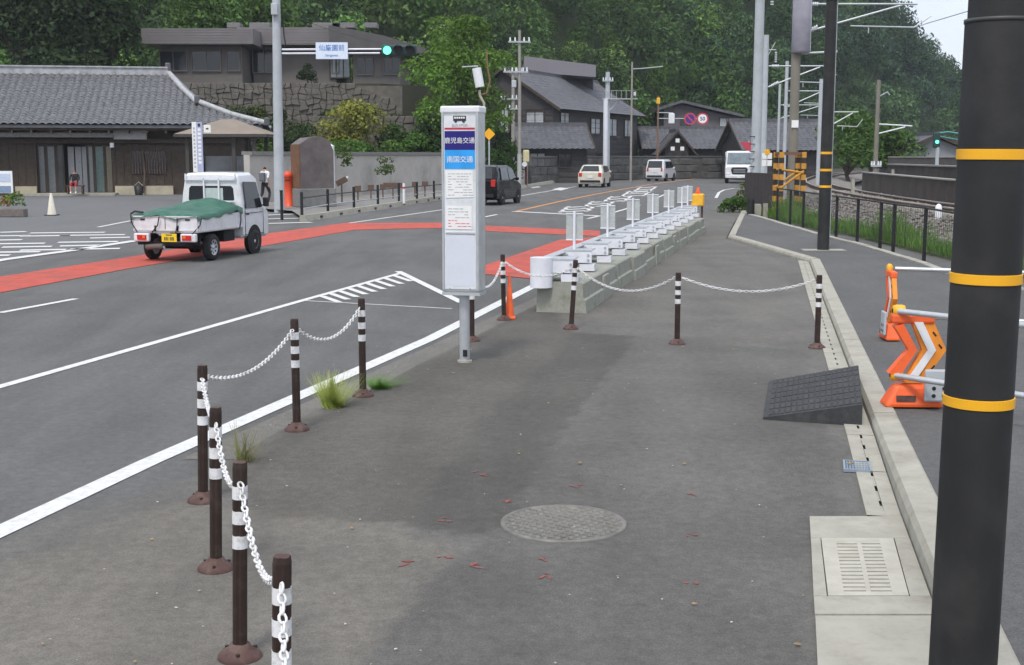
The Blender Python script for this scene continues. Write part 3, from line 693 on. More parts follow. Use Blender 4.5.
PAPER = mat('white paper', (.8, .8, .78), .7, var=.05); GREYPR = mat('grey print', (.42, .43, .45), .7); PINKPR = mat('pink print', (.75, .2, .25), .7); LIL = mat('pale panel', (.64, .67, .74), .3, var=.06, dirt=(.46, .47, .48), dscale=4, damt=.4)
ppm = 97.
def zy(py): return AT(464, py, 12.7).z - .06
plate('navy_panel', zy(141), .185, .31, NAVY, .008); plate('sky_blue_panel', zy(159.5), .185, .31, SKYB, .008)
fr = (math.pi / 2, 0, 0)
text('lettering', '鹿児島交通', .062, bs, (0, yf - .0095, zy(141) - .004), fr, WHITE); text('lettering', '南国交通', .068, bs, (0, yf - .0095, zy(159.5) - .004), fr, WHITE)
plate('red_stripe', zy(129.3), .018, .31, REDL, .007)
text('lettering', 'BUS STOP', .036, bs, (0, yf - .0095, zy(126.2)), fr, GREYPR)
ic = MB()   # small bus pictogram
ic.box((0, yf - .006, zy(119.3)), (.13, .004, .05), PRN)
for i in range(5): ic.box((-.045 + i * .0225, yf - .0095, zy(118.7)), (.017, .002, .018), WHITE)
for i in (-.04, .04): ic.cyl((i, yf - .002, zy(122.3)), (i, yf - .009, zy(122.3)), .013, PRN, n=10)
ic.build('bus_pictogram', bs)
def sheet(name, zc, h, ww, x=0, lines=8, m=GREYPR, m2=None, tilt=0):
    p = MB().box((x, yf - .008, zc), (ww, .003, h), PAPER, Matrix.Rotation(tilt, 3, 'Y')).build(name, bs); b = MB(); sr = random.Random(int(zc * 100))
    for i in range(lines):
        zz = zc + h / 2 - h * (i + 1) / (lines + 1); k = -ww * .42
        while k < ww * .38:
            L = sr.uniform(.02, .06)
            if sr.random() < .75: b.box((x + k + L / 2, yf - .0103, zz), (L, .001, h / lines * .25), m2 if (m2 and i > lines * .55) else m)
            k += L + .008
    b.build('print', p, kind='stuff'); return p
sheet('timetable_sheet', zy(184), .26, .28, x=-.005, lines=9, tilt=-.03)
sheet('notice_sheet', zy(216.5), .23, .265, x=-.012, lines=7, m2=PINKPR)
plate('divider_bar', zy(231.5), .014, .3, ALU, .014); plate('lower_panel', zy(259), .5, .3, LIL, .006)
for s in (-.11, .1): MB().cyl((s, yf, zy(286)), (s, yf - .012, zy(286)), .008, GALVD, n=8).build('screw', bs)
MB().cyl((0, .03, .02), (0, .03, z0 + .02), .052, GALV, n=18).cyl((0, .03, 0), (0, .03, .02), .075, CONC, n=18).build('post', bs)
MB().box((.02, .03 - .056, .1), (.045, .01, .07), BLK).build('post_sticker', bs)

# --- weeds
blades('grass_tuft', 'tall yellow green grass tuft at the lip left of a bollard', W(334, 407), 620, .27, .27, (.32, .46, .08), (.5, .5, .18), 2)
blades('weed', 'low bright green weeds spreading right of a bollard base', W(382, 388), 900, .1, .3, (.1, .24, .04), (.15, .28, .05), 3)
blades('weed', 'small dry weed sprig growing behind the second nearest bollard', W(247, 462), 110, .26, .2, (.3, .24, .12), (.16, .22, .07), 4)

# --- orange cone behind bollard
def cone(label, loc, h, r, m, base_m, s0=None, group=None, bands=True):
    t = thing('traffic_cone', label, 'traffic cone', loc, 0, group)
    b = MB().lathe([(r, .03), (r * .92, .06), (r * .22, h - .01), (r * .15, h)], m, 20); b.build('cone_body', t)
    MB().bbox((0, 0, .018), (r * 2.5, r * 2.5, .036), base_m, .012, 2).build('base', t)
    if bands:
        for f in (.45, .68): ra = r * (.92 - .7 * f) + .004; MB().lathe([(ra + .012 * r, h * f - .02), (r * (.92 - .7 * (f + .12)) + .006, h * (f + .12))], BANDW, 20).build('reflective_band', t)
    return t
cone('orange traffic cone tucked behind a brown bollard by the road edge', P(509.5, 319, .06), .58, .062, ORANGE, ORANGE, bands=False)

# --- manhole
IRON = mat('worn cast iron', (.2, .19, .168), .6, metal=.3, var=.25, scale=14, dirt=(.12, .11, .095), dscale=5, damt=.6)
q = W(563.5, 523.5); mh = thing('manhole_cover', 'round worn iron manhole cover set in the sidewalk', 'manhole cover', (q.x, q.y, q.z - .003), .1)
rm = .37
MB().lathe([(rm, 0), (rm, .012), (rm - .025, .013), (rm - .028, .006), (0.001, .006)], IRON, 48).build('cover', mh)
b = MB()
for i in range(-9, 10):
    for j in range(-9, 10):
        if i * i + j * j < 84 and (i + j) % 2 == 0: b.box((i * .037, j * .037, .0105), (.028, .028, .007), IRON, taper=(.75, .75))
b.build('tread_pattern', mh, kind='stuff')
MB().lathe([(rm + .02, -.004), (rm + .02, .0), (rm + .004, .001), (rm + .002, -.004)], mat('dark frame', (.07, .065, .055), .9), 48).build('frame', mh)

# --- drain inlet cover with slats, small grate
IW = mat('off white drain cover', (.43, .41, .345), .75, var=.1, scale=9, dirt=(.3, .28, .22), dscale=4, damt=.5)
dc = thing('drain_cover', 'off white slotted drain cover set in the concrete apron', 'drain cover', (0, 0, 0))
b = MB(); g = .006; zt = .0315
def bil(u, v):
    y = iy0 + g + (iy1 - iy0 - 2 * g) * v; a, c = ix(y); a += g; c -= g; return Vector((a + (c - a) * u, y, 0))
def cell(u0, u1, v0, v1, name, m=IW, z=zt, th=.03):
    vs = [bil(u0, v0), bil(u1, v0), bil(u1, v1), bil(u0, v1)]
    return MB().add([v + Vector((0, 0, z - th)) for v in vs] + [v + Vector((0, 0, z)) for v in vs], [(4, 5, 6, 7), (0, 1, 5, 4), (1, 2, 6, 5), (2, 3, 7, 6), (3, 0, 4, 7)], m).build(name, dc)
cell(0, 1, -.02, 1.02, 'pit', GSLOT, -.0 + .001, .02)
cell(0, .2, 0, 1, 'frame_bar'); cell(.8, 1, 0, 1, 'frame_bar'); cell(.48, .54, .06, .94, 'frame_bar'); cell(.2, .8, 0, .06, 'frame_bar'); cell(.2, .8, .94, 1, 'frame_bar')
for k in range(14):
    v = .06 + .88 * k / 14
    for u0, u1 in ((.2, .48), (.54, .8)): cell(u0, u1, v + .02, v + .063, 'slat', z=zt - .001)
BLUEG = mat('bluish galvanised grate', (.3, .36, .42), .5, metal=.5)
gp = W(857, 468); gr = thing('drain_grate', 'small bluish steel grate in the gutter strip below the rubber ramp', 'drain grate', (gp.x, gp.y, gp.z + .008), RZ)
MB().box((0, 0, -.01), (.18, .25, .008), GSLOT).build('pit', gr)
for x in (-.085, .085): MB().box((x, 0, .004), (.012, .27, .02), BLUEG).build('frame_bar', gr)
for y in (-.128, .128): MB().box((0, y, .004), (.158, .012, .02), BLUEG).build('frame_bar', gr)
for k in range(8): MB().box((-.066 + k * .019, 0, .002), (.006, .24, .016), BLUEG).build('slat', gr)
for k in range(4): MB().box((0, -.08 + k * .053, .003), (.158, .006, .012), BLUEG).build('cross_bar', gr)
MB().box((-.03, .05, .013), (.05, .02, .004), LFD, Matrix.Rotation(.6, 3, 'Z')).build('dead_leaf', None, label='brown dead leaf lying on the small gutter grate', cat='leaf', loc=gr.location)

# --- rubber ramp
rc = [P(763, 421, .05), P(866, 428, .05), P(862, 369, .2), P(769, 384, .05)]
ra = thing('kerb_ramp', 'black ribbed rubber wedge ramp laid against the kerb', 'ramp', (0, 0, 0))
H = .17; zb = .064
fl, fr_, brr, bl = rc
def rp(u, v, z): 
    p = (fl * (1 - u) + fr_ * u) * (1 - v) + (bl * (1 - u) + brr * u) * v; return Vector((p.x, p.y, z))
b = MB()
vs = [rp(0, 0, zb), rp(.96, 0, zb), rp(.96, 1, zb), rp(0, 1, zb), rp(0, 0, zb + .015), rp(.96, 0, zb + H), rp(.96, 1, zb + H), rp(0, 1, zb + .015)]
b.add(vs, [(3, 2, 1, 0), (4, 5, 6, 7), (0, 1, 5, 4), (1, 2, 6, 5), (2, 3, 7, 6), (3, 0, 4, 7)], RUBBER); b.build('wedge', ra)
b = MB()
for k in range(16):
    for j in range(7):
        u0 = .05 + k * .057; v0 = .03 + j * .139; uu = (u0, u0 + .042); vv = (v0, v0 + .12); hz = lambda u: zb + .015 + (H - .015) * u / .96
        q = [rp(uu[0], vv[0], hz(uu[0])), rp(uu[1], vv[0], hz(uu[1])), rp(uu[1], vv[1], hz(uu[1])), rp(uu[0], vv[1], hz(uu[0]))]
        b.add([v for v in q] + [v + Vector((0, 0, .007)) for v in q], [(4, 5, 6, 7), (0, 1, 5, 4), (1, 2, 6, 5), (2, 3, 7, 6), (3, 0, 4, 7)], RUBBER)
b.build('tread_ribs', ra, kind='stuff')

# --- black sleeved poles
def black_pole(label, loc, h, r0, r1, zs, sleeve, band_h, lean=(0, 0), up_m=None):
    t = thing('utility_pole', label, 'utility pole', loc); t.rotation_euler = (lean[0], lean[1], 0)
    rr = lambda z: r0 + (r1 - r0) * z / h
    MB().cyl((0, 0, -.2), (0, 0, h), rr(0) - .006, up_m or GALVD, r1 - .006, 32).build('pole', t)
    MB().cyl((0, 0, 0.0), (0, 0, sleeve), rr(0), BLACKP, rr(sleeve), 48).build('sleeve', t)
    for z in zs: MB().lathe([(rr(z), z - band_h / 2), (rr(z) + .003, z - band_h / 2 + .001), (rr(z) + .003, z + band_h / 2 - .001), (rr(z), z + band_h / 2)], YEL, 48, smooth=False).build('yellow_band', t)
    return t
# near pole: stands on the gutter apron
bp = P(949, 895); pxm = 1250 / (bp.y * math.cos(TH) + HC * math.sin(TH))
def zpole(px, py, Y): return AT(px, py, Y).z
np_ = black_pole('thick black sleeved pole with three yellow bands at the right edge', bp, 6.5, .093, .088, [zpole(980, y, bp.y - .09) for y in (406.5, 281, 154.5)], zpole(990, 18, bp.y - .09), .028, lean=(0, .006), up_m=BLACKP)
zc0 = zpole(990, 18, bp.y - .09); MB().lathe([(.0885, zc0 - .004), (.0935, zc0 - .004), (.0935, zc0 + .006), (.0885, zc0 + .006)], mat('dark collar', (.06, .06, .06), .5), 48).build('collar', np_)
for zz in ():
    MB().lathe([(.0915, zz), (.0945, zz + .002), (.0945, zz + .006), (.0915, zz + .008)], mat('clear tape', (.1, .1, .1), .3), 48).build('tape_seam', np_)
bq = P(823, 250, .14)
fp = black_pole('slimmer black sleeved pole with yellow bands on the raised pavement', bq, 13, .125, .1, [zpole(824, y, bq.y) - .14 for y in (153, 170, 186.5)], zpole(828, 18, bq.y), .05, up_m=BLACKP)
MB().lathe([(.128, 5.2), (.135, 5.2), (.135, 5.26), (.128, 5.26)], GALV, 20).build('clamp', fp)
MB().box((0, 0, .003), (.9, .42, .012), CONC).build('footing', fp)
MB().tube([(.125, -.02, .3), (.12, -.02, 3), (.115, -.02, 9)], .012, GALVD, 6).build('conduit', fp)

# --- orange barrier stands with pipes
def barrier(label, loc, rz):
    t = thing('barrier_stand', label, 'barrier', loc, rz, 'orange pipe barrier stands')
    s_ = .035
    b = MB()
    b.bbox((0, 0, .1), (.48, .24, .18), ORANGE, .03, 2, taper=(.6, .6)); b.build('foot_block', t)
    b = MB().box((-.07, -.107, .085), (.15, .012, .05), BROWNBASE, Matrix.Rotation(.0, 3, 'Y')); b.build('handle_slot', t)
    chev = [(-.08, .2), (.06, .47), (-.05, .74), (.12, .74), (.25, .47), (.08, .2)]
    MB().prism(chev, 'y', -s_, s_, mat('amber plastic', (.8, .27, .03), .5, var=.12, dirt=(.35, .15, .05), dscale=7, damt=.4)).build('chevron_body', t)
    lo = [(-.16, .16), (.06, .47), (-.12, .76), (.0, .76), (.13, .47), (-.04, .2)]
    MB().prism([(-.2, .28), (-.05, .47), (-.17, .66), (-.1, .68), (.02, .47), (-.12, .24)], 'y', -s_ - .01, s_ + .01, ORANGE).build('orange_rib', t)
    MB().prism([(-.04, .25), (.1, .47), (-.02, .7), (.05, .7), (.165, .47), (.03, .25)], 'y', -s_ - .014, -s_ - .003, WHITE).build('reflective_chevron', t)
    for (x, z) in ((.15, .6), (.2, .5), (.15, .33)): MB().box((x, -s_ - .002, z), (.04, .006, .012), BLK, Matrix.Rotation(.9 if z > .47 else -.9, 3, 'Y')).build('slot', t)
    MB().bbox((-.02, 0, .72), (.34, .1, .08), ORANGE, .02, 2).build('top_bar', t)
    for x, z in ((-.13, .78), (-.13, .26)):
        MB().lathe([(.02, -.05), (.044, -.045), (.05, -.02), (.05, .02), (.044, .045), (.02, .05)], YELP, 16).build('pipe_clamp', t).matrix_local = Matrix.Translation((x, 0, z)) @ Matrix.Rotation(math.pi / 2, 4, 'Y')
    MB().bbox((.16, -.14, .2), (.2, .04, .26), GALVD, .015, 2).build('weight_bracket', t)
    for dx in (-.03, .05):
        for dz in (-.06, .0): MB().cyl((.16 + dx, -.164, .18 + dz), (.16 + dx, -.155, .18 + dz), .016, BLK, n=10).build('bolt_hole', t)
    return t
b1 = P(911, 406, .14); b2 = P(889, 339, .14)
ba = barrier('orange barrier stand with yellow chevron arrow beside the black pole', (b1.x, b1.y, .135), -.05)
bb = barrier('farther orange barrier stand seen edge on behind the chevron stand', (b2.x, b2.y, .135), -1.62)
bb.scale = (.8, .7, 1)
def pipe(a, b, label): MB().tube([a, (Vector(a) + Vector(b)) / 2, b], .0243, GALV, 12).build('steel_pipe', label=label, cat='pipe', group='scaffold pipes of the barriers')
p1 = Vector((b1.x - .16, b1.y + .0, .135 + .78)); p2 = Vector((b1.x - .16, b1.y, .135 + .26)); dn = Vector((.62, -.78, 0))
pipe(p1, p1 + dn * 2.0 + Vector((0, 0, -.0)), 'upper steel pipe running from the chevron barrier behind the black pole')
pipe(p2, p2 + dn * 2.0, 'lower steel pipe running from the chevron barrier behind the black pole')
q1 = Vector((b2.x, b2.y + .05, .135 + .78)); q2 = Vector((b2.x, b2.y + .05, .135 + .26)); dm = Vector((.93, -.36, 0))
pipe(q1 + dm * .05, q1 + dm * 4, 'upper steel pipe running right from the farther orange barrier')
pipe(q2 + dm * .05, q2 + dm * 4, 'lower steel pipe running right from the farther orange barrier')

# --- concrete barrier blocks with white steel brackets
A0 = P(561, 313, .06); B0 = P(693, 232, .06); bd = (B0 - A0).normalized(); bl_ = (B0 - A0).length; brz = -math.atan2(bd.x, bd.y); NB = 12; sp = bl_ / NB
brt = Vector((bd.y, -bd.x, 0))
def make_block(k):
    b = MB(); L = sp - .03
    pts = [(-.34, 0), (.34, 0), (.33, .18), (.30, .2), (.29, .4), (.27, .42), (-.31, .42), (-.33, .4)]
    b.prism(pts, 'y', .012, L, CONCB)
    me = b.mesh('concrete_block'); return me
bme = make_block(0)
ORD = ['first', 'second', 'third', 'fourth', 'fifth', 'sixth', 'seventh', 'eighth', 'ninth', 'tenth', 'eleventh', 'twelfth', 'thirteenth']
for i in range(NB):
    q = A0 + bd * (i * sp); q.z = .055
    lab = 'grey concrete barrier block at the near end of the row' if i == 0 else ('grey concrete barrier block at the far end of the row, by the yellow box' if i == NB - 1 else ORD[i] + ' grey concrete barrier block counted from the near end')
    t = thing('concrete_block', lab, 'concrete block', q, brz, 'concrete barrier blocks along the road')
    obj('block_body', bme, t, loc=(rnd.uniform(-.05, .03) if i else 0, 0, rnd.uniform(-.025, 0)))
    lo = MB()
    if i % 2:
        lo.box((.3, .3, .18), (.06, .5, .36), CONCB, taper=(.6, .9)); lo.build('buttress', t)
    elif i == 0: MB().box((.25, .2, .44), (.02, .02, .04), GALV).build('lifting_eye', t)
WSTEEL = mat('white coated steel', (.72, .73, .78), .35, var=.06, dirt=(.45, .45, .45), dscale=3, damt=.25)
def make_bracket():
    t = thing('guard_bracket', 'x', 'bracket', group='white steel brackets on the barrier blocks')
    MB().box((.12, .08, .05), (.22, .2, .1), WSTEEL).build('pedestal', t)
    MB().box((-.02, -.02, .205), (.42, .02, .17), WSTEEL).build('end_plate', t)
    MB().box((-.02, .21, .15), (.36, .42, .02), GALV).box((-.02, .21, .225), (.04, .42, .12), GALVD).build('web', t)
    MB().box((-.02, .2, .299), (.42, .44, .012), GALV).build('top_flange', t); MB().box((-.02, -.0315, .288), (.42, .004, .012), GALVD).build('shade_line', t)  # last box: thin dark strip added as the dark edge line and shade under the flange
    for x, z in ((.14, .235), (.14, .165), (-.17, .235)): MB().cyl((x, -.025, z), (x, -.045, z), .018, GALVD, n=6, smooth=False).build('bolt', t)
    return t
def make_delin():
    t = thing('delineator', 'x', 'delineator', group='upright reflector panels on the brackets')
    MB().cyl((0, 0, 0), (0, 0, .55), .02, WSTEEL, n=10).build('post', t)
    MESH = mat('grey translucent panel', (.5, .53, .52), .4, alpha=.72, var=.15, scale=30)
    MB().box((0, .03, .33), (.25, .008, .4), MESH).build('panel', t)
    for z in (.14, .52): MB().box((0, .022, z), (.25, .012, .018), WSTEEL).build('panel_rail', t)
    return t
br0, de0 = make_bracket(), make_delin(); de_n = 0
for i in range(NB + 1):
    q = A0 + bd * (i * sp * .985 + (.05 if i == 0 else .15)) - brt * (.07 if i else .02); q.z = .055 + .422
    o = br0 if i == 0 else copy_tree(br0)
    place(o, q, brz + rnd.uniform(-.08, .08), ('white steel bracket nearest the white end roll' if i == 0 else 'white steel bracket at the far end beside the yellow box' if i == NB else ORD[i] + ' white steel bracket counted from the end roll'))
    if i % 2 == 1 or i == NB:
        d = de0 if de_n == 0 else copy_tree(de0); de_n += 1
        place(d, q + Vector((0, 0, .305)) - brt * .09 + bd * .1, brz + rnd.uniform(-.05, .05), ('nearest and largest upright reflector panel on the barrier row' if de_n == 1 else 'farthest upright reflector panel, beside the yellow box' if i == NB else ORD[de_n - 1] + ' upright reflector panel from the near end of the row'))
gr_ = thing('guardrail', 'white guard rail with rounded end roll along the road side of the blocks', 'guardrail', A0, brz)
b = MB(); prr = [(-.4, .36), (-.42, .42), (-.38, .47), (-.4, .52), (-.38, .57), (-.42, .62), (-.4, .68), (-.385, .68), (-.4, .62), (-.36, .57), (-.38, .52), (-.36, .47), (-.4, .42), (-.385, .36)]
b.prism(prr, 'y', .1, bl_ + .3, ALU); b.build('rail_beam', gr_)
MB().box((-.33, bl_ / 2 + .2, .69), (.14, bl_, .012), GALV).build('rail_top_plate', gr_)
MB().cyl((-.27, .0, .34), (-.27, .0, .74), .15, WSTEEL, n=28).build('end_roll', gr_)
e1 = P(712, 233, .06)
yb_ = thing('warning_lamp_box', 'yellow warning lamp box on the far end of the barrier row', 'warning lamp', A0 + bd * (bl_ + .15) + Vector((.1, 0, .0)), brz)
MB().bbox((.0, 0, .87), (.34, .3, .34), YELP, .04, 2).build('lamp_case', yb_); MB().box((-.1, 0, .35), (.06, .06, .71), ORANGE).box((.12, 0, .35), (.05, .05, .71), BROWNBASE).build('stand', yb_)
MB().cyl((0, 0, 1.04), (0, 0, 1.1), .07, ORANGE, n=12).cyl((0, 0, 1.1), (0, 0, 1.22), .05, ORANGE, .03, n=12).build('lamp', yb_)

# ================================================================== VEHICLES
def loft(st, m, W_, tw, mb=None):
    """st: (y, z_bottom, z_belt, z_top, width scale); cross-sections lofted nose to tail"""
    mb = mb or MB(); vs = []; K = 0
    for y, zb, zl, zt, ws in st:
        h = W_ / 2 * ws; t = h * tw; half = [(h * .9, zb), (h * .985, zb + .06), (h, zb + (zl - zb) * .55), (h * .985, zl), ((h * .985 + t) / 2 + .01, (zl + zt) / 2), (t, zt - .07), (t - .05, zt - .015), (t * .6, zt)]
        ring = half + [(-x, z) for x, z in reversed(half)]; K = len(ring); vs += [(x, y, z) for x, z in ring]
    fs = [(i * K + k, i * K + (k + 1) % K, (i + 1) * K + (k + 1) % K, (i + 1) * K + k) for i in range(len(st) - 1) for k in range(K)]
    mb.add(vs, fs, m, False); mb.add(vs[:K], [tuple(range(K))], m); mb.add(vs[-K:], [tuple(range(K - 1, -1, -1))], m); return mb
_wheel = {}
def wheel(t, x, y, r, w, rim=GALV):
    key = (r, w, rim.name)
    if key not in _wheel:
        a = MB(); a.lathe([(r * .6, -w / 2), (r * .93, -w / 2), (r, -w * .32), (r, w * .32), (r * .93, w / 2), (r * .6, w / 2)], TYRE, 24, cap=False)
        b = MB(); b.lathe([(.01, -w * .46), (r * .6, -w * .42), (r * .64, -w * .5), (r * .64, w * .5), (r * .6, w * .42), (r * .2, w * .3), (.01, w * .34)], rim, 20)
        for k in range(8): an = k * math.pi / 4; b.cyl((r * .42 * math.cos(an), r * .42 * math.sin(an), w * .3), (r * .42 * math.cos(an), r * .42 * math.sin(an), w * .395), r * .09, DARK, n=8)
        b.lathe([(r * .16, w * .3), (r * .14, w * .45), (.01, w * .47)], rim, 12)
        _wheel[key] = (a.mesh('tyre'), b.mesh('rim'))
    e = obj('wheel', None, t, loc=(x, y, r)); e.rotation_euler = (0, math.pi / 2 * (1 if x > 0 else -1), 0)
    obj('tyre', _wheel[key][0], e); obj('rim', _wheel[key][1], e)
def pane(name, t, pts, m, off=.006, rim=None):
    """a closed thin pane through the points, raised by off"""
    q = [Vector(p) for p in pts]; n = (q[1] - q[0]).cross(q[2] - q[0]).normalized(); k = len(q)
    b = MB(); b.add([p + n * off for p in q] + [p - n * off for p in q], [tuple(range(k)), tuple(range(2 * k - 1, k - 1, -1))] + [(i, (i + 1) % k, k + (i + 1) % k, k + i) for i in range(k)], m)
    return b.build(name, t)
CARW = mat('white car paint', (.7, .71, .73), .3, coat=.5, var=.04, dirt=(.46, .44, .41), dscale=3.5, damt=.45)
CREAM = mat('cream car paint', (.62, .58, .49), .3, coat=.5, var=.03)
BLKCAR = mat('black car paint', (.003, .0034, .0045), .25, coat=.25, var=.05, spec=.18)
LAMPR = mat('red tail lamp', (.5, .02, .015), .3, var=.1); LAMPO = mat('orange lamp', (.75, .17, .03), .3)
PLATEY = mat('yellow number plate', (.82, .58, .03), .5, var=.03); PLATEW = mat('white number plate', (.7, .72, .7), .5)

# --- kei truck
rr_ = P(211.5, 260.3); c0 = rr_ - HR * .66
kt = thing('pickup_truck', 'small white flatbed pickup truck with a covered load driving away', 'truck', c0, RZ)
WT = 1.475
loft([(1.37, .42, .95, 1.72, .985), (1.42, .36, .95, 1.775, 1), (2.05, .36, .95, 1.785, 1), (2.28, .36, .96, 1.70, 1), (2.5, .34, .96, 1.32, .99), (2.66, .34, .9, 1.0, .97), (2.73, .38, .8, .9, .93)], CARW, WT, .84).build('cab', kt)
def rw(x0, x1, z0, z1, y): return [(x0, y, z0), (x1, y, z0), (x1, y, z1), (x0, y, z1)]
b = MB(); rwpts = [(-.5, 1.15), (.5, 1.15), (.54, 1.2), (.52, 1.44), (.47, 1.49), (-.47, 1.49), (-.52, 1.44), (-.54, 1.2)]
MB().prism(rwpts, 'y', 1.362, 1.376, GLASS).build('rear_window', kt)
MB().prism([(x * 1.12, 1.32 + (z - 1.32) * 1.3) for x, z in rwpts], 'y', 1.366, 1.378, CARW).build('rear_window_surround', kt)
MB().box((.07, 1.358, 1.31), (.42, .004, .27), mat('pale window sticker', (.45, .52, .5), .5)).build('window_panel', kt)
for s in (-1, 1):
    hb, ht = .7375, .655
    sp_ = [(s * (hb + .004), 1.5, 1.0), (s * (hb + .004), 2.3, 1.0), (s * (ht + .03), 2.12, 1.56), (s * (ht + .03), 1.5, 1.58)]
    pane('side_window', kt, sp_, GLASS, .012)
    MB().box((s * .739, 1.46, .75), (.006, .012, .7), DARK).box((s * .739, 1.9, .9), (.006, .85, .01), DARK).box((s * .742, 1.58, .88), (.014, .13, .03), BLK).build('door_handle', kt)
    MB().bbox((s * .84, 2.3, 1.12), (.13, .07, .2), BLK, .02).box((s * .76, 2.32, 1.05), (.1, .03, .03), BLK).build('mirror', kt)
    ar = MB(); ar.cyl((s * .70, 1.905, .3), (s * .7385, 1.905, .3), .34, DARK, n=24); ar.build('wheel_arch', kt)
    wheel(kt, s * .675, 1.905, .272, .15); wheel(kt, s * .66, 0, .272, .15)
    gate = MB().box((s * .715, .36, .78), (.04, 1.94, .29), CARW)
    for yy in (-.3, .36, 1.0): gate.box((s * .737, yy, .78), (.008, .05, .25), CARW)
    gate.box((s * .738, .36, .925), (.012, 1.94, .025), CARW).box((s * .738, .36, .64), (.012, 1.94, .03), CARW); gate.build('side_gate', kt)
    b = MB().bbox((s * .52, -.655, .5), (.34, .1, .17), CARW, .025); b.build('lamp_housing', kt)
    lm = MB().box((s * .5, -.712, .5), (.2, .02, .1), LAMPR).build('tail_light', kt); MB().box((s * .5 + (-.05 if s > 0 else .05), -.718, .515), (.06, .02, .06), LAMPO).build('indicator', lm)
    MB().box((s * .6, -.52, .45), (.2, .02, .22), DARK).build('mud_flap', kt)
for s in (-1, 1):
    b = MB().box((s * .7385, 2.36, .7), (.006, .01, .62), DARK).box((s * .739, 1.9, .44), (.006, .9, .012), DARK).box((s * .7395, 2.05, 1.0), (.006, .03, .03), DARK); b.build('door_seam', kt)
MB().box((0, -.649, .78), (.012, .006, .22), DARK).box((-.5, -.65, .86), (.1, .02, .03), DARK).box((.5, -.65, .86), (.1, .02, .03), DARK).build('tailgate_latch', kt)
wind = [(-.6, 2.57, 1.1), (.6, 2.57, 1.1), (.52, 2.27, 1.64), (-.52, 2.27, 1.64)]
pane('windscreen', kt, wind, GLASS, .02)
for s in (-1, 1): MB().bbox((s * .52, 2.7, .68), (.24, .1, .18), PLATEW, .03).build('headlight', kt)
MB().box((0, .36, .62), (1.42, 1.98, .04), CARW).build('bed_floor', kt)
tg = MB().box((0, -.63, .78), (1.42, .035, .29), CARW).box((0, -.652, .92), (1.42, .012, .025), CARW).box((0, -.652, .65), (1.42, .012, .03), CARW); tg.build('tailgate', kt)
for x in (-.22, .28): MB().box((x, -.66, .68), (.03, .02, .12), DARK).build('hinge', kt)
MB().box((0, 1.33, .95), (1.3, .03, .03), WSTEEL).build('bed_front_rail', kt)
b = MB()
for x in (-.15, .2): b.box((x, 1.33, 1.3), (.032, .03, .72), WSTEEL)
b.box((0, 1.33, 1.63), (1.2, .03, .035), WSTEEL); b.box((0, 1.33, 1.16), (1.1, .03, .03), WSTEEL)
for x in (-.58, .58): b.box((x, 1.33, 1.68), (.03, .03, .14), WSTEEL)
b.build('guard_frame', kt)
MB().box((0, .78, .46), (.6, 2.5, .1), DARK).box((0, 0, .28), (1.2, .1, .1), DARK).box((0, .9, .45), (1.25, .5, .22), DARK).build('chassis', kt)
MB().cyl((-.45, -.62, .3), (-.05, -.66, .32), .06, mat('rusty exhaust', (.12, .1, .09), .7), n=12).cyl((-.1, -.6, .32), (.0, -.72, .3), .022, GALV, n=8).build('exhaust', kt)
MB().box((0, -.5, .36), (1.0, .06, .08), DARK).build('rear_bumper', kt)
np1 = MB().box((.1, -.69, .5), (.33, .012, .165), PLATEY).build('number_plate', kt)
b = MB(); 
for i, ww in enumerate((.03, .03, .012, .03, .03)): b.box((.01 + i * .045, -.698, .48), (ww, .003, .07), mat('plate ink', (.05, .05, .03), .6))
b.box((.1, -.698, .555), (.14, .003, .02), mat('plate ink', (.05, .05, .03), .6)); b.build('plate_characters', np1)
# tarp over the load
TARP = mat('dark green tarpaulin', (.03, .115, .075), .55, var=.18, scale=6, bump=.5, bscale=9, dirt=(.1, .17, .14), dscale=3, damt=.4)
tp = thing('tarpaulin', 'dark green tarpaulin strapped over the load of the small white truck', 'tarpaulin', c0, RZ)
nx, ny = 26, 30; vs = []; tr2 = random.Random(4)
for j in range(ny + 1):
    v = j / ny; y = -.68 + 2.0 * v
    for i in range(nx + 1):
        u = i / nx * 2 - 1; x = u * .765
        hump = .27 * math.exp(-((y - 1.0) / .62) ** 2) * (1 - .75 * abs(u) ** 1.6) * (1 + .25 * u) + .09 * math.exp(-((u + .3) / .5) ** 2) * math.exp(-((y - .0) / .5) ** 2)
        z = .955 + max(hump, 0) + .022 * abs(math.sin(4.2 * u + 3.1 * y + .8)) * (1 - abs(u)) + .016 * abs(math.sin(9 * u - 5 * y)) + .012 * math.sin(7 * u + 5 * y) * (1 - abs(u)) + .01 * math.sin(11 * y - 3 * u)
        e = max(abs(u) - .9, 0) / .1; z -= e * (.07 + .05 * math.sin(y * 6) ** 2)
        e2 = max(.06 - v, 0) / .06; z -= e2 * (.05 + .05 * (1 + math.sin(u * 5)) / 2)
        x = x if abs(u) <= .9 else math.copysign(.75 + .01 * e, u); vs.append((x, y, z))
MB().add(vs, [(j * (nx + 1) + i, j * (nx + 1) + i + 1, (j + 1) * (nx + 1) + i + 1, (j + 1) * (nx + 1) + i) for j in range(ny) for i in range(nx)], TARP, True).build('sheet', tp)
for pts in ([(-.74, -.69, .96), (-.73, -.69, .8), (-.6, -.7, .6)], [(-.1, -.7, .92), (-.14, -.7, .75), (-.28, -.69, .6)], [(.3, -.7, .9), (.29, -.7, .75), (.25, -.69, .6)], [(.76, -.55, .9), (.745, -.6, .75), (.62, -.7, .58)], [(.765, 1.2, .92), (.752, 1.22, .75), (.75, 1.15, .58)]):
    MB().tube(pts, .012, BLK, 5).build('strap', tp)
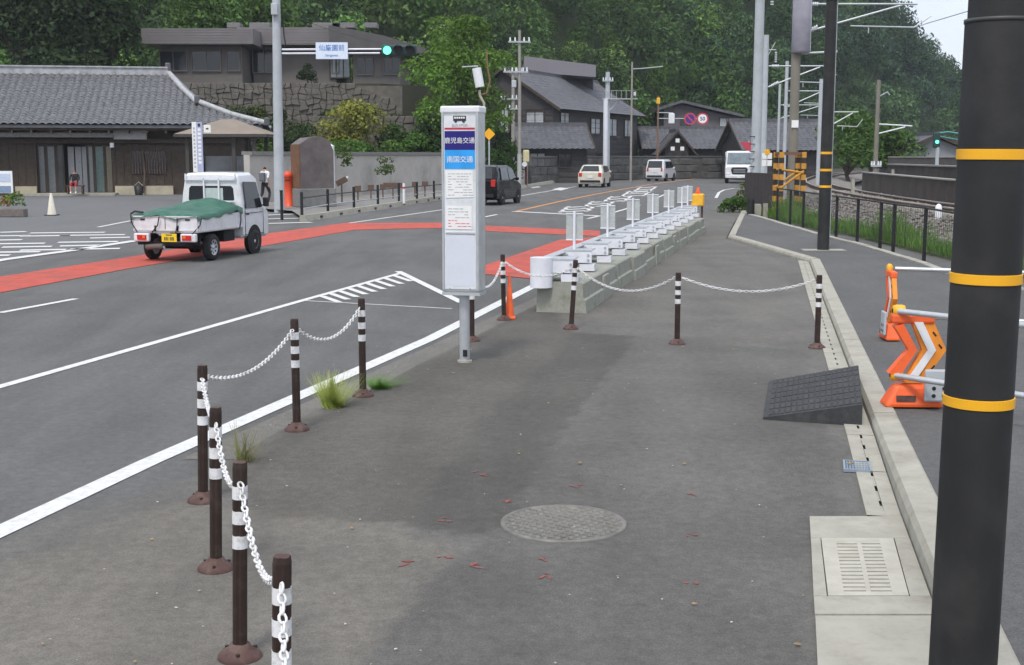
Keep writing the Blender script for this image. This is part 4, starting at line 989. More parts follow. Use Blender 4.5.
MB().tube([(-.76, -.66, .97), (-.7, -.6, 1.02), (-.5, -.62, 1.0)], .02, BLK, 6).build('strap', tp)

def car(name, label, cat, loc, rz, paint, L_, W_, H_, belt, st, tw, rearwin, sidewins, lights, plate=True, wr=.31, group=None):
    t = thing(name, label, cat, loc, rz, group)
    loft(st, paint, W_, tw).build('body', t)
    pane('rear_window', t, rearwin, GLASS, .012)
    for s in (-1, 1):
        for sw in sidewins: pane('side_window', t, [(s * x, y, z) for x, y, z in sw], GLASS, .014)
        for yy in (.75, L_ - .8): MB().cyl((s * (W_ / 2 - .06), yy, wr), (s * (W_ / 2 + .002), yy, wr), wr * 1.16, DARK, n=20).build('wheel_arch', t); wheel(t, s * (W_ / 2 - .08), yy, wr, .19)
        MB().bbox((s * (W_ / 2 - .2), lights[0], lights[1]), (lights[2], .08, lights[3]), LAMPR, .02).build('tail_light', t)
        MB().bbox((s * (W_ / 2 + .08), L_ * .68, belt + .08), (.16, .1, .13), paint, .03).build('mirror', t)
        MB().bbox((s * (W_ / 2 - .28), L_ - .08, .72), (.36, .12, .16), PLATEW, .03).build('headlight', t)
    MB().box((0, .0, .42), (W_ * .8, .1, .14), DARK).build('rear_bumper', t)
    pane('windscreen', t, [(-W_ * .4, L_ * .76, belt + .05), (W_ * .4, L_ * .76, belt + .05), (W_ * .36, L_ * .62, H_ - .08), (-W_ * .36, L_ * .62, H_ - .08)], GLASS, .03)
    if plate: MB().box((0, -.03, lights[1] - .14), (.33, .02, .165), PLATEW).build('number_plate', t)
    return t
def st_for(L_, H_, belt, back=.12):
    return [(0, .35, belt - .05, belt + .02, .93), (.04, .24, belt, belt + .12, .97), (back + .18, .22, belt, H_ - .06, 1), (back + .45, .22, belt, H_, 1), (L_ * .5, .22, belt, H_, 1), (L_ * .62, .22, belt, H_ - .06, 1), (L_ * .76, .22, belt - .02, belt + .1, 1), (L_ * .95, .24, belt - .2, belt - .08, .95), (L_, .35, belt - .3, belt - .2, .88)]
L_, H_ = 3.9, 1.72
c = P(483, 205.5)
car('black_car', 'black minivan driving away behind the bus stop sign', 'car', c - HR * .2, -R(17), BLKCAR, L_, 1.72, H_, 1.02, st_for(L_, H_, 1.02), .83, [(-.62, .01, 1.14), (.62, .01, 1.14), (.56, .24, 1.64), (-.56, .24, 1.64)],
    [[(.872, .55, 1.08), (.872, 1.6, 1.08), (.755, 1.6, 1.62), (.765, .65, 1.6)], [(.872, 1.7, 1.08), (.872, 2.75, 1.08), (.76, 2.35, 1.58), (.755, 1.7, 1.6)]], (.02, .95, .2, .3))
L_, H_ = 4.0, 1.5
c = P(590, 187.6)
car('cream_car', 'cream hatchback driving away on the far road, left of the white van', 'car', c - HR * 0, -R(13), CREAM, L_, 1.7, H_, .95, st_for(L_, H_, .95, .34), .76, [(-.6, .04, 1.08), (.6, .04, 1.08), (.5, .43, 1.42), (-.5, .43, 1.42)],
    [[(.862, .7, 1.0), (.862, 1.7, 1.0), (.73, 1.7, 1.42), (.735, .85, 1.4)], [(.862, 1.8, 1.0), (.862, 3.0, 1.0), (.735, 2.6, 1.4), (.73, 1.8, 1.42)]], (.02, .85, .22, .26))
L_, H_ = 3.7, 1.78
c = P(654.5, 181.3)
car('white_car', 'boxy white minivan driving away farthest up the road', 'car', c, -R(24), CARW, L_, 1.6, H_, 1.0, st_for(L_, H_, 1.0, .05), .86, [(-.62, .01, 1.12), (.62, .01, 1.12), (.57, .19, 1.66), (-.57, .19, 1.66)],
    [[(.812, .5, 1.08), (.812, 1.5, 1.08), (.72, 1.5, 1.62), (.73, .55, 1.6)], [(.812, 1.6, 1.08), (.812, 2.6, 1.08), (.73, 2.2, 1.6), (.72, 1.6, 1.62)]], (.02, .95, .14, .3))
# oncoming truck
c = P(739, 183.5); tk = thing('delivery_truck', 'white cab over truck coming toward the camera beside the masts', 'truck', c, math.pi - R(9))
Lc = 1.9; Wd = 2.15
loft([(-1.9, .5, 1.3, 2.4, .98), (-1.7, .42, 1.3, 2.46, 1), (-.6, .42, 1.3, 2.46, 1), (-.35, .42, 1.3, 2.36, 1), (-.12, .42, 1.28, 1.5, 1), (0, .45, 1.1, 1.24, .97)], CARW, Wd, .92).build('cab', tk)
pane('windscreen', tk, [(-.93, -.07, 1.5), (-.87, -.3, 2.3), (.87, -.3, 2.3), (.93, -.07, 1.5)], GLASSL, .03)
MB().prism([(-.62, .95), (-.5, .7), (.5, .7), (.62, .95), (.62, 1.1), (.5, 1.22), (-.5, 1.22), (-.62, 1.1)], 'y', -.06, .03, BLK).build('grille', tk)
for z in (.85, .95, 1.06): MB().box((0, .035, z), (.9, .012, .03), GALVD).build('grille_bar', tk)
MB().bbox((0, .0, .52), (Wd * .96, .18, .22), CARW, .04).build('bumper', tk)
for s in (-1, 1):
    MB().bbox((s * .82, .04, .72), (.32, .08, .16), PLATEW, .03).build('headlight', tk)
    MB().bbox((s * 1.2, -.25, 1.75), (.16, .12, .4), BLK, .03).box((s * 1.1, -.3, 1.95), (.14, .03, .03), BLK).build('mirror', tk)
    wheel(tk, s * .9, -.95, .4, .24); wheel(tk, s * .9, -4.2, .4, .24)
    pane('side_window', tk, [(s * 1.075, -.45, 1.36), (s * 1.0, -.55, 2.15), (s * 1.0, -1.5, 2.15), (s * 1.075, -1.5, 1.36)], GLASS, .02)
MB().bbox((0, -3.9, 1.6), (2.1, 3.8, 1.6), CARW, .05).build('cargo_box', tk); MB().box((0, -3.4, .65), (.9, 4.6, .24), DARK).build('chassis', tk)
MB().box((0, .1, .5), (.33, .02, .16), PLATEW).build('number_plate', tk)

# ================================================================== BUILDINGS AND STREET FURNITURE
def tile_plane(name, par, eL, eR, eDir, v_vec, u0, u1, m, pitch=.3, rows=22, amp=.045, sag=.12):
    """corrugated, stepped roof sheet: origin eL, u along eDir, v_vec eave->ridge, u0(v)..u1(v) limits; joined tiles"""
    eL, eDir, v_vec = Vector(eL), Vector(eDir).normalized(), Vector(v_vec); nrm = eDir.cross(v_vec).normalized()
    if nrm.z < 0: nrm = -nrm
    lo = min(u0(k / 10) for k in range(11)); hi = max(u1(k / 10) for k in range(11)); cols = int((hi - lo) / pitch) + 1; prof = [(0, 0), (.25, .7), (.5, 1), (.75, .7)]
    us = [(lo + (c + a) * pitch, h) for c in range(cols) for a, h in prof] + [(hi, 0)]
    vs = []; n = len(us)
    for r in range(rows):
        for e in (0, 1):
            v = (r + e * .98) / rows
            for u, h in us:
                uu = min(max(u, u0(v)), u1(v)); lift = amp * h + (.022 * (1 - e))
                vs.append(eL + eDir * uu + v_vec * v + nrm * lift - Vector((0, 0, sag * math.sin(math.pi * v))))
    fs = [(i * n + k, i * n + k + 1, (i + 1) * n + k + 1, (i + 1) * n + k) for i in range(2 * rows - 1) for k in range(n - 1)]
    return MB().add(vs, fs, m).build(name, par, kind='stuff')
def windw(par, c, w, h, n, m_glass=GLASSL, frame=WOODD, d=.1, mull=2, trans=0):
    """window in a wall facing local normal n ('x-','y-',...); frame, pane, mullions"""
    f = obj('window', None, par, loc=c); f.rotation_euler = (0, 0, {'y-': 0, 'x-': -math.pi / 2, 'x+': math.pi / 2}[n])
    MB().box((0, -.02, 0), (w, .03, h), m_glass).build('pane', f); b = MB()
    for x in (-w / 2, w / 2): b.box((x, -.04, 0), (.09, d, h + .09), frame)
    for z in (-h / 2, h / 2): b.box((0, -.042, z), (w - .09, d, .09), frame)
    for k in range(1, mull): b.box((-w / 2 + w * k / mull, -.04, 0), (.06, d * .7, h - .1), frame)
    if trans: b.box((0, -.041, h * .2), (w - .1, d * .6, .05), frame)
    b.build('frame', f); return f

# --- left shop with tiled hip-and-gable roof
SY = 70.; SA = R(10)
sh = thing('tiled_shop', 'long low wooden shop with grey tiled roof beside the forecourt', 'building', (-25, SY, 0), SA)
zE = AT(100, 125.5, 68.6).z; zR = AT(100, 76, 74.5).z; ue = AT(267, 125, 68.6).x + 25; ug = AT(208, 103, 71.3).x + 25; ur = AT(189, 70, 74.5).x + 25; UL = -24.
pw = Vector((ue - 25, 68.6, 0)); o = pw - Matrix.Rotation(SA, 3, 'Z') @ Vector((ue, -1.4, 0)); sh.location = o
def X(px):
    k = (px - CX) / F / math.cos(TH); w0 = o; c_, s_ = math.cos(SA), math.sin(SA)
    return (k * w0.y - w0.x) / (c_ - k * s_)
def u1(v): return ue + (ug - ue) * v / .42 if v < .42 else ug + (ur - ug) * (v - .42) / .58
tile_plane('roof_tiles', sh, (0, -1.4, zE), None, (1, 0, 0), (0, 5.9, zR - zE), lambda v: UL, u1, TILE, .38, 20, .1)
tile_plane('roof_tiles', sh, (0, 10.4, zE), None, (1, 0, 0), (0, -5.9, zR - zE), lambda v: UL, u1, TILE, .6, 11)
vz = zE + (zR - zE) * .42
tile_plane('hip_tiles', sh, (ue, -1.4, zE), None, (0, 1, 0), (ug - ue, 0, vz - zE), lambda v: v * 2.5, lambda v: 11.8 - v * 2.5, TILE, .35, 9, sag=.05)
MB().add([(ug - .3, 1.1, vz - .1), (ug - .3, 7.9, vz - .1), (ur - .15, 4.5, zR - .1)], [(0, 1, 2)], WOODD).build('gable_panel', sh)
b = MB(); b.box(((UL + ur) / 2, 4.5, zR + .16), (ur - UL, .36, .42), TILEL).box(((UL + ur) / 2, 4.5, zR + .4), (ur - UL, .5, .08), TILEL); b.build('ridge', sh)
b = MB()
for y0 in (0, 1):
    ya_, yb_ = (-1.4, 1.08) if y0 == 0 else (10.4, 7.9)
    b.tube([(ue, ya_, zE + .12), ((ue + ug) / 2, (ya_ + yb_) / 2, (zE + vz) / 2 + .0), (ug, yb_, vz + .12)], .15, TILEL, 8)
    b.tube([(ug, yb_, vz + .05), ((ug + ur) / 2, (yb_ + 4.5) / 2, (vz + zR) / 2 + .02), (ur, 4.5, zR + .15)], .15, TILEL, 8)
b.build('hip_ridge', sh)
for p in ((ug, 1.0, vz + .2), (ur, 4.5, zR + .45), (ue, -1.4, zE + .2)): MB().bbox(p, (.3, .3, .45), TILED, .06).build('ridge_end_tile', sh)
MB().box(((UL + ue) / 2 - .2, 4.5, zE - .22), (ue - UL - .5, 11.4, .12), WOODD).build('eave_soffit', sh)
MB().box(((UL + ue) / 2 - .1, -1.3, zE - .08), (ue - UL - .3, .1, .16), TILED).build('eave_board', sh)
rafm = MB().box((0, 0, 0), (.09, 1.1, .12), WOODD).mesh('rafter')
for i in range(34): obj('rafter', rafm, sh, loc=(UL + 1 + i * .98, -.75, zE - .36))
xr = ue - 1.2
def wseg(a, b_, z0=0., z1=None, y=.1, th=.2, m=WOODD, name='wall'): return MB().box(((a + b_) / 2, y, (z0 + (z1 or zE - .3)) / 2), (b_ - a, th, (z1 or zE - .3) - z0), m).build(name, sh)
wseg(UL + .5, X(25)); wseg(X(25), X(45.5)); wseg(X(120), xr); MB().box(((X(45.5) + X(120)) / 2, .1, (2.75 + zE - .3) / 2), (X(120) - X(45.5), .2, zE - .3 - 2.75), WOODD).build('wall', sh)
MB().box((xr - .1, 4.6, 1.7), (.2, 8.8, 3.4), WOODD).build('side_wall', sh); MB().box(((UL + xr) / 2, 9, 1.7), (xr - UL - .6, .2, 3.4), WOODD).build('back_wall', sh)
PLINTH = mat('cream plinth stone', (.42, .38, .28), .85, var=.15, scale=3)
for a, b_ in ((24, 45), (122, 179)): MB().box(((X(a) + X(b_)) / 2, -.05, .24), (X(b_) - X(a), .3, .48), PLINTH).build('plinth', sh)
# planked lines on the dark walls
plk = MB().box((0, 0, 0), (.05, .03, 2.6), WOODD).mesh('batten')
for a, b_ in ((2, 44), (123, 178)):
    k = X(a)
    while k < X(b_): obj('batten', plk, sh, loc=(k, -.015, 1.85)); k += .42
MB().box(((UL + xr) / 2, -.2, 2.9), (xr - UL - 1, .16, .22), WOODD).build('beam', sh)
MB().box(((UL + X(125)) / 2, -.9, 3.2), (X(125) - UL, .08, .24), mat('pale transom lattice', (.16, .15, .14), .8, var=.3)).build('transom', sh)
MB().box(((X(124) + X(156)) / 2, -.7, AT(140, 134, 69.3).z), (X(156) - X(124), .12, .62), mat('pale blind', (.3, .29, .28), .8)).build('sign_blind', sh)
# glazed front with curtains behind
GFRONT = mat('shop glass', (.6, .65, .65), .05, trans=.9, var=.02, spec=.6, alpha=.35)
CURT = mat('pale curtain', (.42, .43, .44), .85, var=.1); CURTG = mat('green glass panel', (.22, .34, .31), .3); CREAMP = mat('cream panel', (.55, .46, .3), .7)
FLOORI = mat('shop interior', (.1, .095, .09), .8)
MB().box(((X(45) + X(120)) / 2, 2.6, 1.4), (X(120) - X(45) + .4, .1, 2.8), FLOORI).build('interior_wall', sh)
for a, b_, m_, yy in ((46, 51.5, CURT, .3), (55, 63, CURT, .3), (64, 69, FLOORI, .3), (74, 80, CURT, .6), (81, 87, CURT, .7), (88, 93, CURT, .6), (95, 100, CURT, .5), (102, 111.5, CURTG, .3), (112.5, 118.5, CREAMP, .3)):
    MB().box(((X(a) + X(b_)) / 2, yy + .25, 1.35), (X(b_) - X(a), .05, 2.5), m_).build('curtain', sh)
for a, b_ in ((45.5, 54), (54, 64), (64, 72), (94, 101.5), (101.5, 112), (112, 120)):
    f = obj('glazed_door', None, sh, loc=((X(a) + X(b_)) / 2, .25, 1.38)); w_ = X(b_) - X(a)
    MB().box((0, 0, 0), (w_ - .1, .02, 2.6), GFRONT).build('pane', f); b = MB()
    for x in (-w_ / 2 + .04, w_ / 2 - .04): b.box((x, -.01, 0), (.07, .07, 2.74), WOODD)
    b.box((0, -.012, -1.3), (w_ - .14, .07, .14), WOODD).box((0, -.012, 1.32), (w_ - .14, .07, .1), WOODD); b.build('frame', f)
lat = obj('lattice_window', None, sh, loc=((X(140) + X(172)) / 2, -.06, 1.75)); lw = X(172) - X(140)
LATM = mat('reddish lattice wood', (.12, .075, .055), .8, var=.2)
MB().box((0, .02, 0), (lw, .03, 1.2), GLASS).build('pane', lat)
for k in range(13): MB().box((-lw / 2 + lw * k / 12, -.02, 0), (.05, .05, 1.25), LATM).build('slat', lat)
MB().cyl((X(121.5), -.5, 2.55), (X(121.5), -.5, 2.8), .11, PAPER, n=12).build('wall_lamp', sh)
MB().box(((X(20) + X(125)) / 2, -.7, .06), (X(125) - X(20), 1.6, .12), CONC).build('doorstep', sh)
MB().tube([(X(150), -.3, .1), (X(152), -.25, 1.2), (X(151), -.2, 2.2)], .05, LATM, 6).build('prop_pole', None, label='reddish wooden pole leaning upright against the shop wall', cat='pole', loc=o, rz=SA)
lb_ = P(145, 194.5); bk = thing('bucket', 'dark bucket standing at the foot of the shop wall', 'bucket', (lb_.x, 68.0, 0))
MB().lathe([(.2, 0), (.26, .5), (.24, .5), (.2, .08)], BLK, 14).build('bucket_body', bk); MB().tube([(-.25, 0, .48), (0, 0, .72), (.25, 0, .48)], .015, GALVD, 5).build('handle', bk)

# --- info board, planter, cream cone
q = P(3, 196.5); ib = thing('info_board', 'white and blue notice board standing before the shop at the left edge', 'notice board', (q.x, q.y, 0))
MB().box((0, 0, .75), (1.1, .06, 1.15), PAPER).build('board', ib); MB().box((0, -.04, .38), (.9, .02, .34), mat('blue grey print', (.2, .27, .38), .6)).build('picture_print', ib); MB().box((0, -.04, .98), (.9, .02, .42), mat('pale blue print', (.5, .58, .72), .6)).build('text_print', ib)
for s in (-.5, .5): MB().box((s, .05, .5), (.06, .06, 1.0), GALVD).build('leg', ib)
q = P(14, 217); pl = thing('planter', 'small concrete planter with orange and green flowers on the forecourt', 'planter', (q.x, q.y, .004))
MB().bbox((0, 0, .14), (.85, .42, .28), mat('brown grey planter', (.16, .14, .125), .9, var=.2), .03).build('trough', pl)
V, cc = crown_np([(-.15, 0, .5, .3, .2, .28), (.15, 0, .55, .25, .2, .3)], 260, .06, (.1, .17, .03), .3); V2, c2 = crown_np([(-.2, -.1, .45, .18, .12, .2)], 60, .05, (.45, .14, .03), .2)
obj('plants', leaf_mesh('plants', np.concatenate([V, V2]), np.concatenate([cc, c2])), pl)
cone('cream white traffic cone on the forecourt in front of the shop', P(52, 215.5), .8, .17, mat('cream cone', (.62, .58, .48), .6, var=.08), TYRE, bands=False)

# --- waiting shelter, vertical sign
q = P(230, 201.5); sb = thing('shelter', 'open shelter with brown hipped roof and dark posts beside the shop', 'shelter', (AT(222, 150, 58).x, 59.5, 0))
ROOFB = mat('brown metal roof', (.22, .18, .14), .6, var=.15, scale=2); ROOFB2 = mat('dark roof edge', (.06, .055, .05), .7)
hx = (AT(268, 150, 58).x - AT(176, 150, 58).x) / 2; ez = AT(222, 134, 58).z; rz_ = AT(222, 119.5, 60).z
MB().add([(-hx, -1.8, ez), (hx, -1.8, ez), (hx, 1.8, ez), (-hx, 1.8, ez), (-hx * .15, 0, rz_), (hx * .15, 0, rz_)], [(0, 1, 5, 4), (1, 2, 5), (2, 3, 4, 5), (3, 0, 4)], ROOFB).build('roof', sb)
MB().box((0, 0, ez - .07), (hx * 2 + .02, 3.62, .13), ROOFB2).build('eave_board', sb)
for x in (AT(233.5, 150, 58).x - sb.location.x, AT(254, 150, 58).x - sb.location.x, -hx + .5):
    for yy in (-1.4, 1.4): MB().box((x, yy, ez / 2 - .05), (.16, .16, ez - .1), ROOFB2).build('post', sb)
MB().box((-.3, 1.5, 1.3), (2.6, .06, 1.6), mat('shelter back panel', (.3, .31, .32), .4, var=.4, scale=1.5)).build('back_panel', sb)
MB().box((-.3, .9, .45), (2.4, .4, .06), WOODD).box((-1.3, .9, .22), (.08, .3, .42), WOODD).box((.7, .9, .22), (.08, .3, .42), WOODD).build('bench', sb)
vsg = thing('banner_sign', 'tall narrow white and lilac vertical sign standing behind the truck cab', 'sign', (AT(198, 150, 50).x, 50, 0))
zt_, zb_ = AT(198, 122, 50).z, AT(198, 172, 50).z
MB().box((-.12, 0, (zt_ + zb_) / 2), (.17, .08, zt_ - zb_), PAPER).build('white_panel', vsg); MB().box((.08, .003, (zt_ + zb_) / 2), (.22, .08, zt_ - zb_), mat('lilac panel', (.42, .45, .62), .5)).build('lilac_panel', vsg)
MB().box((.4, 0, zt_ - .26), (.26, .06, .3), PAPER).box((.25, .0, zt_ - .26), (.1, .03, .04), GALVD).build('side_plate', vsg)
b = MB()
for k in range(11): b.box((-.12, -.043, zt_ - .25 - k * .15), (.07, .006, .09), GREYPR); 
for k in range(9): b.box((.08, -.04, zt_ - .3 - k * .16), (.12, .006, .1), PAPER)
b.box((.08, -.041, zt_ - .12), (.1, .006, .12), PRN).box((.4, -.033, zt_ - .26), (.1, .006, .06), PRN); b.build('vertical_lettering', vsg, kind='stuff')
MB().cyl((0, .05, 0), (0, .05, zb_ + .05), .05, GALVD, n=10).build('post', vsg)

# --- kerbed island with fence, post box, monument, white pillar sign
i0, i1, i2 = P(303, 221.5), P(445, 199), P(524, 188)
isl = [i0, i1, i2, P(524, 185), P(440, 191), P(330, 199), P(262, 204), P(255, 211), P(292, 214)]
poly(isl, .12, mat('island paving', (.2, .19, .175), .9, var=.12, scale=3), mb := MB()); struct('island_pavement', mb)
ik = obj('island_kerb', None, kind='structure')
def simple_kerb(pts, par, step=1.2, w=.25, h=.2):
    for a, b_ in zip(pts, pts[1:]):
        d = b_ - a; L = d.length; d.normalize(); n = Vector((d.y, -d.x, 0)) * w / 2; k = 0
        while k < L - .1:
            e = min(k + step, L); p0, p1 = a + d * (k + .012), a + d * (e - .012); m_ = MB()
            m_.add([v for v in (p0 - n, p1 - n, p1 + n, p0 + n)] + [v + Vector((0, 0, h)) for v in (p0 - n * .85, p1 - n * .85, p1 + n * .5, p0 + n * .5)], [(4, 5, 6, 7), (0, 1, 5, 4), (1, 2, 6, 5), (2, 3, 7, 6), (3, 0, 4, 7)], CONC)
            m_.build('kerb_stone', par); k = e
simple_kerb([i0, i1, i2, P(560, 181.8), P(640, 179)], ik)
for k in range(9):
    a = i0 + (i1 - i0) * ((k + .7) / 9.5); n = Vector(((i1 - i0).y, -(i1 - i0).x, 0)).normalized(); MB().box((0, 0, 0), (.22, .03, .07), BLK, Matrix.Rotation(math.atan2((i1 - i0).y, (i1 - i0).x), 3, 'Z')).build('drain_opening', ik).location = a + n * .125 + Vector((0, 0, .09))
fe = thing('island_fence', 'low black post and rail fence along the kerbed island', 'fence', (0, 0, 0))
fpts = [P(x, y, .12) for x, y in ((302, 217.5), (328, 212.5), (354, 208.5), (378, 205.5), (399, 202.5), (417, 200.5), (434, 198.5), (462, 195.5))]
for p in fpts: MB().cyl((p.x, p.y, .1), (p.x, p.y, .95), .05, BLK, n=10).build('post', fe)
for z in (.4, .75):
    for a, b_ in zip(fpts, fpts[1:]): MB().cyl((a.x, a.y, z), (b_.x, b_.y, z), .022, BLK if z > .5 else GALVD, n=6).build('rail', fe)
e = P(282, 220); MB().cyl((e.x, e.y, 0), (e.x, e.y, .95), .05, BLK, n=10).cyl((e.x, e.y, .95), (e.x, e.y, .99), .06, BLK, n=10).build('fence_post', label='single black post left of the island kerb', cat='post')
wp = P(404, 203.5, .12); w_ = thing('marker_post', 'thin white marker post between the island fence posts', 'marker post', wp)
MB().cyl((0, 0, 0), (0, 0, .85), .055, WHITE, n=12).build('post', w_); MB().cyl((0, 0, .62), (0, 0, .7), .058, REDL, n=12).build('red_band', w_)
q = P(289, 209.5); pb = thing('post_box', 'orange red pillar box beside the big signal pole', 'post box', q)
PBR = mat('post box red', (.72, .085, .03), .45, var=.08)
MB().lathe([(.2, 0), (.2, .08), (.165, .1), (.165, 1.28), (.19, 1.3), (.19, 1.38), (.15, 1.47), (.06, 1.52)], PBR, 20).build('pillar', pb); MB().lathe([(.22, 0), (.22, .07), (.2, .075)], WHITE, 20).build('base', pb); MB().box((0, -.165, 1.16), (.2, .03, .04), BLK).build('slot', pb)
q = P(312, 207, .12); mo = thing('stone_monument', 'large dark slab monument with rounded top on a grey plinth', 'monument', (q.x + .1, q.y + .3, .12), .55)
DSTONE = mat('purple brown stone', (.14, .12, .115), .7, var=.3, scale=2.5); RUST = mat('rust brown side', (.17, .085, .045), .8, var=.25, scale=3)
MB().bbox((.02, .27, .36), (1.5, 1.15, .72), mat('grey plinth', (.2, .2, .19), .85, var=.15), .03).build('plinth', mo)
arc = [(-.68, .72), (.72, .72), (.72, 2.2), (.55, 2.6), (.2, 2.75), (-.3, 2.7), (-.68, 2.45)]
MB().prism(arc, 'y', -.2, .75, DSTONE).build('slab', mo); MB().box((-.69, .28, 1.58), (.03, .94, 1.7), RUST).build('rust_side', mo)
q = P(331, 204, .12); ws = thing('pillar_sign', 'white square pillar sign with vertical lettering before the beige wall', 'sign', q)
MB().box((0, 0, 1.2), (.34, .34, 2.4), WHITE, taper=(.96, .96)).build('pillar', ws); MB().add([(-.165, -.165, 2.4), (.165, -.165, 2.4), (.165, .165, 2.4), (-.165, .165, 2.4), (0, 0, 2.52)], [(0, 1, 4), (1, 2, 4), (2, 3, 4), (3, 0, 4)], WHITE).build('cap', ws)
b = MB()
for k in range(7): b.box((rnd.uniform(-.01, .01), -.171, 2.1 - k * .2), (.13, .012, .035), PRN).box((rnd.uniform(-.04, .04), -.1715, 2.1 - k * .2), (.03, .012, .13), PRN)
b.build('vertical_lettering', ws, kind='stuff')
# low wooden signs and stakes along the wall
for i, (x, y, w_, h_, lab) in enumerate(((342, 203, .5, .9, 'small slanted wooden sign beside the white pillar sign'), (393, 198.5, .9, .6, 'low brown wooden sign board by the beige wall'), (358, 201.5, .28, .55, 'leftmost low brown stake sign behind the island fence'), (371, 200, .28, .55, 'second low brown stake sign behind the island fence'), (383, 199, .28, .55, 'third low brown stake sign, next to the low board'), (415, 197, .3, .6, 'low brown stake sign right of the white marker post'), (425, 196.5, .3, .6, 'rightmost low brown stake sign near the bus stop sign'))):
    q = P(x, y, .12); t = thing('wooden_sign', lab, 'sign', q, .2, 'small wooden signs along the wall')
    MB().box((0, 0, h_ / 2), (.06, .06, h_), LATM).build('stake', t); MB().box((0, -.04, h_ + .02), (w_, .04, .24), LATM, Matrix.Rotation(-.5 if i == 0 else 0, 3, 'Y')).build('board', t)
    if i == 0: MB().box((.2, -.03, h_ + .2), (.16, .03, .08), WHITE).build('white_tip', t)

# --- walls along the road
wall_run('garden_wall', 'long beige stucco wall with dark coping behind the island', [tuple(P(*p)[:2]) for p in ((248, 204.5), (330, 198.8), (440, 191), (526, 184.6))], 2.15, .3, STUCCO, (mat('wall coping', (.2, .195, .185), .8, var=.15), .16, 1.7))
DWALL = mat('dark stained stone wall', (.1, .098, .09), .9, var=.35, scale=1.2, bump=.4, bscale=6, dirt=(.2, .2, .2), dscale=.5, damt=.6)
wpts = [tuple(P(*p)[:2]) for p in ((527, 184.4), (575, 181.5), (640, 179.4), (700, 178.6), (770, 178))]
dw = wall_run('stone_wall', 'dark stained roadside wall behind the far cars', wpts, 1.95, .5, DWALL, (mat('dark coping', (.13, .125, .12), .8, var=.2), .12, 1.25))
sm = MB().bbox((0, 0, 0), (1.36, .1, .55), DWALL, .04, 1).mesh('stone')
for a, b_ in zip(wpts, wpts[1:]):
    a, b_ = Vector((*a, 0)) - dw.location, Vector((*b_, 0)) - dw.location; d = (b_ - a); L = d.length; d.normalize(); n = Vector((d.y, -d.x, 0))
    for r_ in range(3):
        k = .7 + (.7 if r_ % 2 else 0)
        while k < L - .6:
            p = a + d * k + n * (.26 + rnd.uniform(-.02, .02)); obj('stone', sm, dw, loc=(p.x, p.y, .32 + r_ * .62), rz=math.atan2(d.y, d.x)); k += 1.45

# --- signal pole with sign and lamp
q = P(279.5, 212.5); sgn = thing('signal_pole', 'thick pale grey pole carrying the traffic signal arm and place sign', 'traffic signal', q)
MB().cyl((0, 0, 0), (.1, 0, 9.5), .2, GALVD, .14, 20).build('pole', sgn)
Ys = q.y; rel = lambda px, py: AT(px, py, Ys) - q
for py in (49.5, 53.5): a, b_ = rel(282, py), rel(386 if py < 52 else 380, py + (-.4)); MB().cyl(a, b_, .035, WSTEEL, n=10).build('arm', sgn)
bx = rel(277, 10); MB().bbox(bx + Vector((-.05, -.22, 0)), (.24, .2, .42), GALVD, .03).build('junction_box', sgn)
MB().tube([rel(283, 20), rel(284, 35), rel(286, 47)], .025, BLK, 6).build('cable', sgn)
SIGNW = mat('sign white', (.66, .74, .86), .35, var=.04); SIGNB = mat('sign blue', (.06, .2, .5), .5)
a, b_ = rel(316, 42.6), rel(348.2, 59.2); sw, shh = b_.x - a.x, a.z - b_.z; cs = (a + b_) / 2
nm = MB().box(cs + Vector((0, -.08, 0)), (sw, .05, shh), SIGNW).build('place_sign', sgn)
text('lettering', '仙巌園前', .24, nm, cs + Vector((0, -.11, .09)), fr, SIGNB); text('lettering', 'Senganen', .13, nm, cs + Vector((0, -.11, -.17)), fr, SIGNB)
c1 = rel(399, 50.5); hs = obj('signal_head', None, sgn, loc=c1); SGB = mat('signal dark green', (.02, .05, .045), .6)
MB().bbox((0, 0, 0), (1.3, .22, .42), SGB, .08).build('housing', hs)
GL = mat('lit green lamp', (.1, .9, .5), .4, emit=2.2)
for k, m_ in ((-.43, GL), (0, BLK), (.43, BLK)):
    MB().cyl((k, -.115, 0), (k, -.13, 0), .15, m_, n=20).build('lens', hs)
    v = [(k + .18 * math.cos(t), yy, .18 * math.sin(t)) for yy in (-.11, -.36) for t in [math.pi * j / 10 for j in range(11)]]
    MB().add(v, [(j, j + 1, 12 + j, 11 + j) for j in range(10)], SGB).build('visor', hs)

